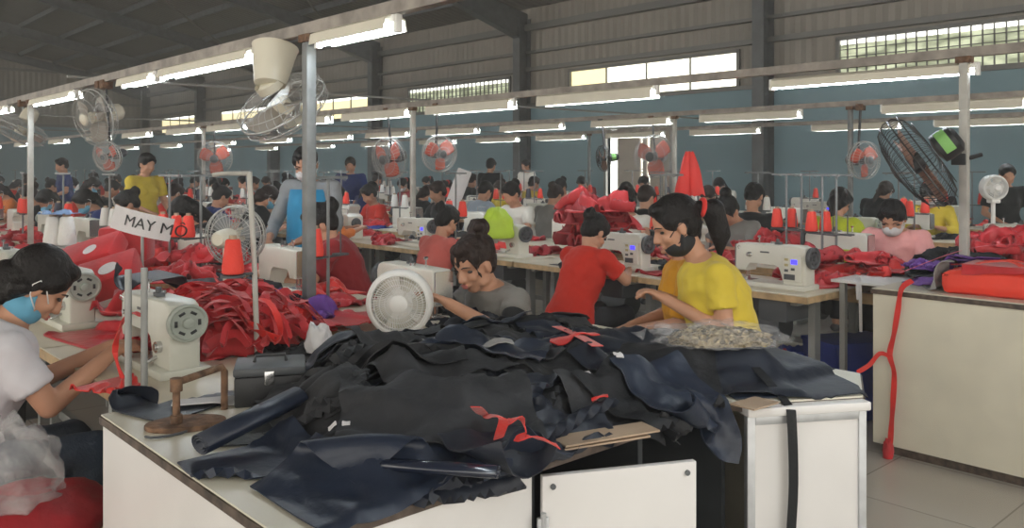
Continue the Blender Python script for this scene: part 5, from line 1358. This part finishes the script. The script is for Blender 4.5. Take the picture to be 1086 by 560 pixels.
# red strap hanging at the counter with a knotted end
xx = 4.178
def hp(px, py, out=0): 
    D = xx / (S_ + C_ * (px - CX) / F); return V((xx - out, -S_ * (px - CX) / F * D + C_ * D, HC - (py - HY) / F * D))
o = ribbon('red_strap', [hp(962, 303, -.06) + V((0, 0, .02)), hp(957, 306, .008), hp(953, 330, .01), hp(949, 355, .012), hp(945, 376, .015), hp(950, 395, .018), hp(949, 425, .02), hp(947, 455, .02), hp(946, 470, .02)], .026, M['red2'], up=(1, 0, 0), jag=.35)
tag(o, 'red strap hanging down the front of the white counter', 'strap')
ks = o
bm = B(); 
kn_ = blob('knot', .022, .022, .055, M['red'], 4, .5, 4, None, 28, False); kn_.location = hp(944, 478, .025); tag(kn_, 'knotted red bundle at the end of the hanging strap', 'strap')
o = ribbon('red_strap', [hp(946, 378, .018), hp(936, 374, .03), hp(928, 385, .06), hp(918, 392, .09)], .022, M['red2'], up=(1, 0, 0), jag=.3); tag(o, 'short red strap branching left from the hanging one', 'strap')
bm = B(); box(bm, 4.39, 5.2, 1.935, 2.25, .80, .815, bev=.002)
t = obj('link_board', bm, M['white_lam']); tag(t, 'small white board bridging the table end and the white counter', 'board')
for yy in (1.97, 2.2):
    bm = B(); box(bm, 4.42, 4.45, yy - .015, yy + .015, 0, .80); obj('leg', bm, M['steel_l'], t)
for k, (px, y1) in enumerate(((909, 318), (912, 352))):
    D = 4.50; a = at(px, D, 1.42 - (298 - HY) / F * D); b = at(px + 1, D, 1.42 - (y1 - HY) / F * D)
    o = ribbon('white_tape', [a + V((.06, .04, .0)), a, a.lerp(b, .5), b], .016, M['whitec'], up=(1, .2, 0), jag=.3); tag(o, ['short white tape hanging from the table end', 'long white tape hanging from the table end'][k], 'tape')
# wooden crate and blue item under the screen machine's table
c = at(815, 5.0, 0); t = empty('floor_crate', (c.x, c.y, 0), cam_a, 'low brown crate under the table with the screen machine', 'crate')
bm = B(); box(bm, -.2, .2, -.15, .15, 0, .02)
for s in (-1, 1): box(bm, s * .2 - .008, s * .2 + .008, -.15, .15, 0, .3); box(bm, -.2, .2, s * .15 - .008, s * .15 + .008, 0, .3)
obj('crate_body', bm, mat('brown_crate', (.22, .15, .10), .6), t)
for k, (px, D, mn, z_) in enumerate(((845, 5.05, 'bluec', .28), (822, 4.9, 'crimson', .3), (860, 5.2, 'teal', .05))):
    c = at(px, D, z_); cloth_at(c.x, c.y, z_, mn, ['blue cloth in the crate below the screen machine', 'dark red cloth in the crate below the screen machine', 'teal cloth on the floor below the screen machine'][k], .7, 2.2)
for k, (px, D, w_, d_, h_) in enumerate(((902, 4.9, .42, .3, .42), (655, 4.9, .3, .25, .3), (560, 5.2, .35, .3, .35))):
    c = at(px, D, 0); t = empty('storage_bin', (c.x, c.y, 0), cam_a + .3, ['dark blue bin between the table end and the white counter', 'dark bin under the second row behind the yellow shirt', 'dark blue bin behind the woman in grey'][k], 'bin')
    bm = B(); prism(bm, [(-w_ / 2 * .85, 0), (w_ / 2 * .85, 0), (w_ / 2, h_), (w_ / 2 + .02, h_), (w_ / 2 + .02, h_ + .02), (-w_ / 2 - .02, h_ + .02), (-w_ / 2 - .02, h_), (-w_ / 2, h_)], -d_ / 2, d_ / 2, bev=.006); obj('bin_body', bm, M['bluec'] if k != 1 else M['dgrey'], t)
# ------------------------------------------------------------------ left worker's things
wt = cloth_at(*at(118, 2.52, TZ).xy, TZ + .02, 'red2', 'red piece being sewn by the woman in white', .36, 2.2, k=5)
o = ribbon('red_strap', [at(150, 2.46, .99), at(140, 2.46, 1.0), at(128, 2.47, .96), at(122, 2.48, .88), at(130, 2.5, .80)], .018, M['red2'], jag=.3); tag(o, 'red strap looped on the rods before the near machine', 'strap')
t = stool(.56, 2.54, .0, 'pale wooden stool with red cushion at the lower left', h=.46, group=None)
o = blob('seat_cushion', .21, .19, .085, M['cushion'], 2, .12, 2.5); o.location = (.56, 2.54, .46); tag(o, 'red cloth-covered cushion on the pale stool', 'cushion')
t = empty('plastic_bag', (.50, 2.50, .565), .3, 'clear crumpled plastic bag lying on the red cushion', 'plastic bag')
film2 = film.copy(); film2.name = 'milky_film'; [setattr(n.inputs[0], 'default_value', .28) for n in film2.node_tree.nodes if n.type == 'MIX_SHADER']
blob('bag_film', .13, .11, .15, film2, 12, .45, 2.6, t, 48)
# white crumpled wrapper by the thick post
c = at(338, 3.02, .80); t = empty('white_wrapper', (c.x, c.y, .77), .3, 'crumpled white printed wrapper at the foot of the thick post', 'wrapper')
blob('wrapper_body', .05, .045, .075, M['whitec'], 7, .35, 2.2, t, 36)
o = cloth_at(*at(375, 2.98, .8).xy, .80, 'whitec', 'flat white scrap right of the crumpled wrapper', .35, .8)
# low shelf strip behind the pile with cloth, blue seat
bm = B(); a, b = at(560, 3.75, .62), at(700, 3.55, .62); d = (b - a).normalized(); s = V((-d.y, d.x, 0)) * .18
bb = [a, b, b + s, a + s]; vs = [bm.verts.new(v) for v in bb]; vt = [bm.verts.new(v + V((0, 0, .025))) for v in bb]; bm.faces.new(vs[::-1]); bm.faces.new(vt)
for i in range(4): bm.faces.new((vs[i], vs[(i + 1) % 4], vt[(i + 1) % 4], vt[i]))
t = obj('low_bench', bm, M['wood']); tag(t, 'narrow wooden bench behind the pile, before the woman in red', 'bench')
for q in (a.lerp(b, .08) + s * .5, a.lerp(b, .92) + s * .5):
    bm = B(); box(bm, q.x - .02, q.x + .02, q.y - .02, q.y + .02, 0, .62); obj('leg', bm, M['pine'], t)

# ------------------------------------------------------------------ banner with lettering
c = at(149, 4.15, 0); zc = HC - (237 - HY) / F * 4.15
t = empty('lettered_banner', (c.x, c.y, zc), cam_a, 'curved white banner lettered MAY MO above the red bundles', 'sign')
W2, Hh = .30, .115; tilt = Rm('Y', .24)
def bend(p): return tilt @ V((p.x, .9 * p.x * p.x * 2 - .02, p.z - 1.1 * (p.x + .0) ** 2 * 0 + p.x * 0))
bm = B(); n = 24; rows = []
for i in range(n + 1):
    x = -W2 / 2 + W2 * i / n; rows.append([bm.verts.new(bend(V((x, 0, z)) ) + V((0, dy, 0))) for z, dy in ((-Hh / 2, 0), (Hh / 2, 0), (Hh / 2, .004), (-Hh / 2, .004))])
for a, b in zip(rows, rows[1:]):
    for k in range(4): bm.faces.new((a[k], a[(k + 1) % 4], b[(k + 1) % 4], b[k]))
bm.faces.new(rows[0]); bm.faces.new(rows[-1][::-1]); obj('banner_board', bm, M['whitec'], t)
cu_ = bpy.data.curves.new('txt', 'FONT'); cu_.body = 'MAY MỘ'; cu_.size = .075; cu_.align_x = 'LEFT'; cu_.align_y = 'CENTER'; cu_.extrude = .001
to = bpy.data.objects.new('txt', cu_); C.objects.link(to); dg = bpy.context.evaluated_depsgraph_get(); me = bpy.data.meshes.new_from_object(to.evaluated_get(dg)); bpy.data.objects.remove(to)
for v in me.vertices: p_ = bend(V((v.co.x - .075, 0, v.co.y))); v.co = p_ + V((0, -.003 - v.co.z, 0))
me.materials.clear(); link_mesh('lettering', me, M['black'], t, False)
bm = B(); cyl(bm, (0, .02, TZ - zc), (0, .02, .02), .008, seg=8); obj('pole', bm, M['steel_l'], t)

# ------------------------------------------------------------------ fans
M['blade_k'] = mat('smoky_blade', (.30, .15, .10), .35, alpha=.75)
def fan(R, style, label, loc, dirv, anchor=None, base=None):
    cg, bl, mt = {'black': ('cage_b', 'blade_k', 'black'), 'grey': ('cage', 'blade_g', 'cream_pl'), 'red': ('cage', 'blade_r', 'dgrey'), 'white': ('white_pl', 'white_pl', 'white_pl'), 'clear': ('cage', 'blade', 'cream_pl'), 'bucket': ('cage', 'blade_g', 'cream_pl')}[style]
    t = empty('fan', loc, 0, label, 'fan')
    d = V(dirv).normalized(); u = d.cross(V((0, 0, 1))).normalized(); v = u.cross(d)
    m = Matrix((u, d, v)).transposed().to_4x4()          # local x=u, y=facing, z=up-ish
    bm = B(); nr = 36 if R > .12 else 24
    for ry, rr in ((0, 1.0), (.04, .985), (-.04, .985), (.075, .72), (-.07, .72), (.09, .40)):
        tube(bm, [m @ V((math.cos(a) * R * rr, ry * R / .2, math.sin(a) * R * rr)) for a in np.arange(0, 2 * PI, 2 * PI / nr)], .0045 if rr == 1 else .0022, 6, True)
    nrad = 64 if R > .24 else 34
    for k in range(nrad):
        a = 2 * PI * k / nrad; c_, s_ = math.cos(a), math.sin(a)
        tube(bm, [m @ V((c_ * R * q, yy * R / .2, s_ * R * q)) for q, yy in ((.18, .095), (.55, .085), (.85, .062), (1, .02), (1, -.02), (.85, -.055), (.5, -.072), (.3, -.075))], .0014, 4)
    obj('cage', bm, M[cg], t)
    bm = B(); lathe(bm, [(.001, .0), (.16 * R, -.004), (.24 * R, -.012), (.24 * R, -.018)], m @ Matrix.Translation((0, .102 * R / .2, 0)) @ Rm('X', -PI / 2) @ Rm('X', 0), 20); obj('cage_cap', bm, M['cream_pl'] if style in ('grey', 'bucket') else M[mt], t)
    for k in range(3):
        bm = B(); a0 = k * 2 * PI / 3 + .4; rows = []
        for i in range(9):
            q = i / 8; rr = R * (.16 + .74 * q); hw = R * (.10 + .34 * math.sin(min(1, q * 1.15 + .1) * PI * .62)); row = []
            for j in range(7):
                s_ = (j / 6 - .5) * 2; an = a0 + s_ * hw / rr * (.9 if rr > .05 else .4) ; row.append(m @ V((math.cos(an) * rr, s_ * .022 * R / .2 + .004, math.sin(an) * rr)))
            rows.append(row)
        A = [[bm.verts.new(p_) for p_ in r_] for r_ in rows]
        for i in range(8):
            for j in range(6): bm.faces.new((A[i][j], A[i + 1][j], A[i + 1][j + 1], A[i][j + 1]))
        o = obj('blade', bm, M[bl], t, True); sd = o.modifiers.new('solid', 'SOLIDIFY'); sd.thickness = .002
    bm = B(); cyl(bm, m @ V((0, .03 * R / .2, 0)), m @ V((0, -.03, 0)), .2 * R, seg=18); obj('hub', bm, M[mt], t)
    ml = .13 if style != 'bucket' else .05
    bm = B(); rr = .30 * R
    lathe(bm, [(.4 * rr, 0), (rr, .012), (rr * 1.05, .05), (rr * .95, ml - .02), (rr * .6, ml), (.001, ml)], m @ Matrix.Translation((0, -.078 * R / .2, 0)) @ Rm('X', PI / 2), 22); mo_ = obj('motor_housing', bm, M[mt], t)
    if style == 'black':
        bm = B(); k0 = m @ Matrix.Translation((0, -.078 * R / .2 - .06, 0)); rings = []
        lathe(bm, [(rr * 1.07, -.026), (rr * 1.07, .026)], k0 @ Rm('X', PI / 2), 22, False)
        for f in list(bm.faces):
            cc = (k0.inverted() @ f.calc_center_median()); 
            if not (cc.x < -.2 * rr and cc.z > -.6 * rr and cc.z < .9 * rr): bm.faces.remove(f)
        obj('green_sticker', bm, M['green'], mo_)
    back = m @ V((0, -.078 * R / .2 - ml * .6, 0))
    if anchor is not None:
        an = V(anchor) - V(loc); bm = B(); mid = back.lerp(V((an.x, an.y, back.z)), .7)
        pts = [back, mid, an] if abs(an.z - back.z) > .05 else [back, back.lerp(an, .5), an]
        tube(bm, pts, .012 if R > .15 else .008, 8); obj('bracket_arm', bm, M['black'] if style in ('black', 'red') else M['steel_l'], t)
        bm = B(); box(bm, an.x - .035, an.x + .035, an.y - .035, an.y + .035, an.z - .03, an.z + .03, bev=.004); obj('clamp', bm, M[mt] if style == 'black' else M['rust'], t)
    if base is not None:
        bm = B(); p0 = V((back.x * .8, back.y * .8, 0)); cyl(bm, p0 + V((0, 0, -.02)), V((p0.x, p0.y, base - loc[2] + .02)), .011, seg=10); obj('neck', bm, M[mt], t)
        bm = B(); lathe(bm, [(.001, .0), (.075, .0), (.08, .006), (.055, .02), (.015, .035)], Matrix.Translation((p0.x, p0.y, base - loc[2])), 24); obj('base', bm, M[mt], t)
    return t, m, back
def cdir(l, dpt, z): return V((C_ * l + S_ * dpt, -S_ * l + C_ * dpt, z))
def pos(px, py, D): return at(px, D, HC - (py - HY) / F * D)
t, m, bk = fan(.255, 'black', 'big black fan tilted left on the right post, green sticker on motor', pos(973, 172, 4.35), cdir(-.74, .36, -.57), anchor=(4.76, 1.72, 1.465))
bm = B(); tube(bm, [V((4.76, 1.70, 1.465)) - V(t.location), V((4.76, 1.70, 1.48)) - V(t.location) + cdir(.09, 0, .01)], .012, 8); obj('bracket_arm', bm, M['black'], t)
# bucket shaped hanging fan
L0 = pos(300, 112, 3.95); t, m, bk = fan(.215, 'bucket', 'large hanging fan with cream bucket housing left of the thick post', L0, cdir(.38, .50, -.75))
top = V((1.85, L0.y, 1.99)) - L0
bm = B(); a_, b_ = bk + V((0, 0, .0)), V((cdir(-.035, 0, 0).x, cdir(-.035, 0, 0).y, .27)); u_, v_ = frame(b_ - a_)
loft(bm, [(a_.lerp(b_, q), u_ * r_, v_ * r_) for q, r_ in ((0, .055), (.04, .072), (.5, .088), (.97, .104), (1.0, .108), (1.0, .09), (.98, .05))], 28); obj('bucket_housing', bm, M['cream_pl'], t)
bm = B(); tube(bm, [b_, b_.lerp(top, .5) + V((0, 0, .01)), top], .012, 8); obj('bracket_arm', bm, M['rust'], t)
L0 = pos(101, 124, 5.85); fan(.195, 'grey', 'grey hanging fan with round cream cap left of the short lamps', L0, cdir(-.5, -.8, -.25), anchor=(1.85, L0.y, 1.99))
bm = B(); 
o = cloth_at(L0.x + .02, L0.y - .1, 1.80, 'greyc', 'grey rag tied on the rail above the capped fan', .35, 2.2)
L0 = pos(22, 138, 7.5); fan(.22, 'grey', 'grey hanging fan tilted down at the left edge of the picture side', L0, cdir(-.35, -.25, -.85), anchor=(1.85, L0.y, 1.99))
tmp = C.objects[-1]
L0 = pos(250, 250, 3.95); fan(.138, 'clear', 'cage fan seen from behind with cream motor behind the red cone', L0, cdir(.12, 1, .03), base=TZ)
# white round desk fan with fine grille
def desk_fan(R, label, loc, base):
    t = empty('fan', loc, cam_a, label, 'fan')
    bm = B(); lathe(bm, [(R * .93, -.045), (R, -.04), (R * 1.03, -.01), (R * 1.0, .03), (R * .90, .045)], Rm('X', PI / 2), 48, False); lathe(bm, [(R * .90, .045), (R * .86, .040), (R * .88, -.02)], Rm('X', PI / 2), 48, False); o = obj('rim', bm, M['white_pl'], t, True)
    s_ = o.modifiers.new('solid', 'SOLIDIFY'); s_.thickness = .004
    bm = B()
    for k in range(60):
        a = 2 * PI * k / 60; tube(bm, [(math.cos(a + dq) * R * q, -.040 - .010 * (1 - q), math.sin(a + dq) * R * q) for q, dq in ((.26, 0), (.5, .08), (.88, .22))], .0016, 4)
    for rr in (.42, .58, .74): tube(bm, [(math.cos(a) * R * rr, -.046, math.sin(a) * R * rr) for a in np.arange(0, 2 * PI, PI / 18)], .0018, 5, True)
    obj('grille', bm, M['white_pl'], t)
    bm = B(); lathe(bm, [(.001, .060), (.18 * R, .060), (.27 * R, .052), (.28 * R, .042)], Rm('X', PI / 2), 28); obj('grille_cap', bm, M['white_pl'], t)
    bm = B()
    for k in range(5):
        a0 = k * 2 * PI / 5
        pts = [(math.cos(a0 + s_) * R * q, s_ * .04, math.sin(a0 + s_) * R * q) for q, s_ in ((.2, -.3), (.8, -.4), (.84, 0), (.8, .35), (.2, .3))]
        vs = [bm.verts.new(p_) for p_ in pts]; bm.faces.new(vs)
    o = obj('blades', bm, M['cream_pl'], t); s_ = o.modifiers.new('solid', 'SOLIDIFY'); s_.thickness = .002
    bm = B(); lathe(bm, [(.3 * R, .0), (.42 * R, .015), (.42 * R, .07), (.2 * R, .09)], Rm('X', -PI / 2), 24); obj('motor_housing', bm, M['white_pl'], t)
    h = loc[2] - base
    bm = B(); box(bm, -R * .35, R * .35, -.04, .05, -R * 1.22, -R * .9, bev=.01); box(bm, -R * .7, R * .7, -.07, .08, -h, -h + .03, bev=.01)
    if h > R * 1.3: cyl(bm, (0, .01, -h + .02), (0, .01, -R), .016, seg=12)
    obj('base', bm, M['white_pl'], t)
    return t
desk_fan(.128, 'round white desk fan with fine grille left of the woman in grey', pos(424, 321, 3.32), TZ)
desk_fan(.10, 'small white fan with slotted front near the right edge', pos(1054, 199, 6.7), TZ)
for px, py, D, R, st_, dd, an, lab in (
    (228, 168, 8.6, .17, 'red', (.2, -1, -.1), True, 'fan with red blades above the left tables'), (114, 166, 9.5, .17, 'red', (-.3, -1, -.2), True, 'small red-bladed fan below the capped grey fan'),
    (413, 168, 8.9, .22, 'red', (-.6, -.8, -.2), True, 'fan with orange blades left of the middle white post'), (466, 163, 9.3, .2, 'red', (.5, -.8, -.1), True, 'fan with orange blades right of the middle white post'),
    (694, 166, 8.3, .21, 'red', (-.6, -.8, -.05), True, 'thin caged fan before the shuttered doorway'), (640, 168, 10.5, .16, 'black', (-.9, -.2, -.1), True, 'small black fan left of the doorway'),
    (916, 170, 7.6, .17, 'red', (.4, -.9, -.05), True, 'round fan with dull red blades left of the big black fan')):
    rx_ = min(RAILX, key=lambda q: abs(q - (S_ + C_ * (px - CX) / F) * D)); D2 = rx_ / (S_ + C_ * (px - CX) / F)
    L0 = pos(px, py, D2); fan(R * D2 / D, st_, lab, L0, cdir(*dd), anchor=(rx_, L0.y + .03, 1.99))
# hanging red cloth, jug, and other middle things
c = pos(731, 181, 5.9)
t = empty('hanging_cloth', c, cam_a, 'bright red cloth hanging in two folds above the ponytailed head', 'cloth')
for s_ in (-1, 1):
    bm = B(); n = 12; rows = []
    for i in range(n + 1):
        q = i / n; row = []
        for j in range(13):
            a = j / 12 * 2 * PI; r_ = .015 + .038 * q ** .6; row.append(bm.verts.new((s_ * (.012 + .04 * q) + math.cos(a) * r_ * (1 + .25 * math.sin(a * 3 + i * .3)), math.sin(a) * r_ * .7, .13 - .30 * q + .01 * math.sin(a * 4))))
        rows.append(row)
    for a, b in zip(rows, rows[1:]):
        for k in range(12): bm.faces.new((a[k], a[k + 1], b[k + 1], b[k]))
    obj('cloth_fold', bm, M['red2'], t, True)
bm = B(); cyl(bm, (0, 0, .12), (0, 0, TZ - c.z), .007, seg=8); obj('pole', bm, M['steel_l'], t)
# red cones seen as a row over the screen machine
for k, px in enumerate((834, 850, 872, 887)):
    c = at(px, 5.9 if k < 2 else 5.5, 0); zz = 1.06 if k < 2 else 1.02
    put_stand(c.x, c.y, 1.2, 'thread stand right of the steel column, %s from the left' % nth(k))
    o = put_cone(c.x + .1 * math.cos(1.2), c.y + .1 * math.sin(1.2), TZ + .252, 'red thread cone above the screen machine, %s from the left' % nth(k), 'thread_r')
for k, px in enumerate((56, 71)):
    c = at(px, 4.6, 0); put_cone(c.x, c.y, 1.0, 'white thread cone under the blue cloth at left, %s from the left' % nth(k), 'thread_w', 1.2)
c = at(64, 4.6, 0); o = cloth_at(c.x, c.y, 1.17, 'bluec', 'light blue cloth resting on two white cones', .4, 1.2, k=2); o.material_slots[0].material = mat('pale_blue_cloth', (.25, .38, .62), .6, bump=.2)
t = empty('cone_rack', (c.x, c.y, TZ), cam_a, 'small steel rack carrying two white cones at left', 'rack'); bm = B(); box(bm, -.11, .11, -.05, .05, .235, .248); cyl(bm, (0, 0, 0), (0, 0, .24), .01, seg=8); obj('rack_frame', bm, M['steel_l'], t)
c = pos(486, 200, 9.4); t = empty('white_board', (c.x, c.y, c.z), cam_a, 'white slanted board with grey marks right of the orange fans', 'board')
bm = B(); box(bm, -.08, .08, -.01, .01, -.24, .22, Rm('Y', .35), .004); obj('board_face', bm, M['whitec'], t); bm = B(); cyl(bm, (-.04, .01, -.2), (-.04, .01, TZ - c.z), .01, seg=8); obj('pole', bm, M['steel_l'], t)
# ------------------------------------------------------------------ haze volume added to lift dark tones and glow round the tubes
hz = bpy.data.materials.new('haze_volume'); hz.use_nodes = True; nt = hz.node_tree; nt.nodes.clear()
mo = nt.nodes.new('ShaderNodeOutputMaterial'); vs_ = nt.nodes.new('ShaderNodeVolumeScatter'); vs_.inputs['Density'].default_value = .0105; vs_.inputs['Anisotropy'].default_value = .3; vs_.inputs['Color'].default_value = (1, .97, .92, 1)
nt.links.new(vs_.outputs[0], mo.inputs['Volume'])
bm = B(); box(bm, -.5, WX - .4, -2, YE - .5, .02, 4.6)
o = obj('haze_volume', bm, hz); tag(o, 'thin added haze filling the air of the hall', 'haze', kind='stuff')
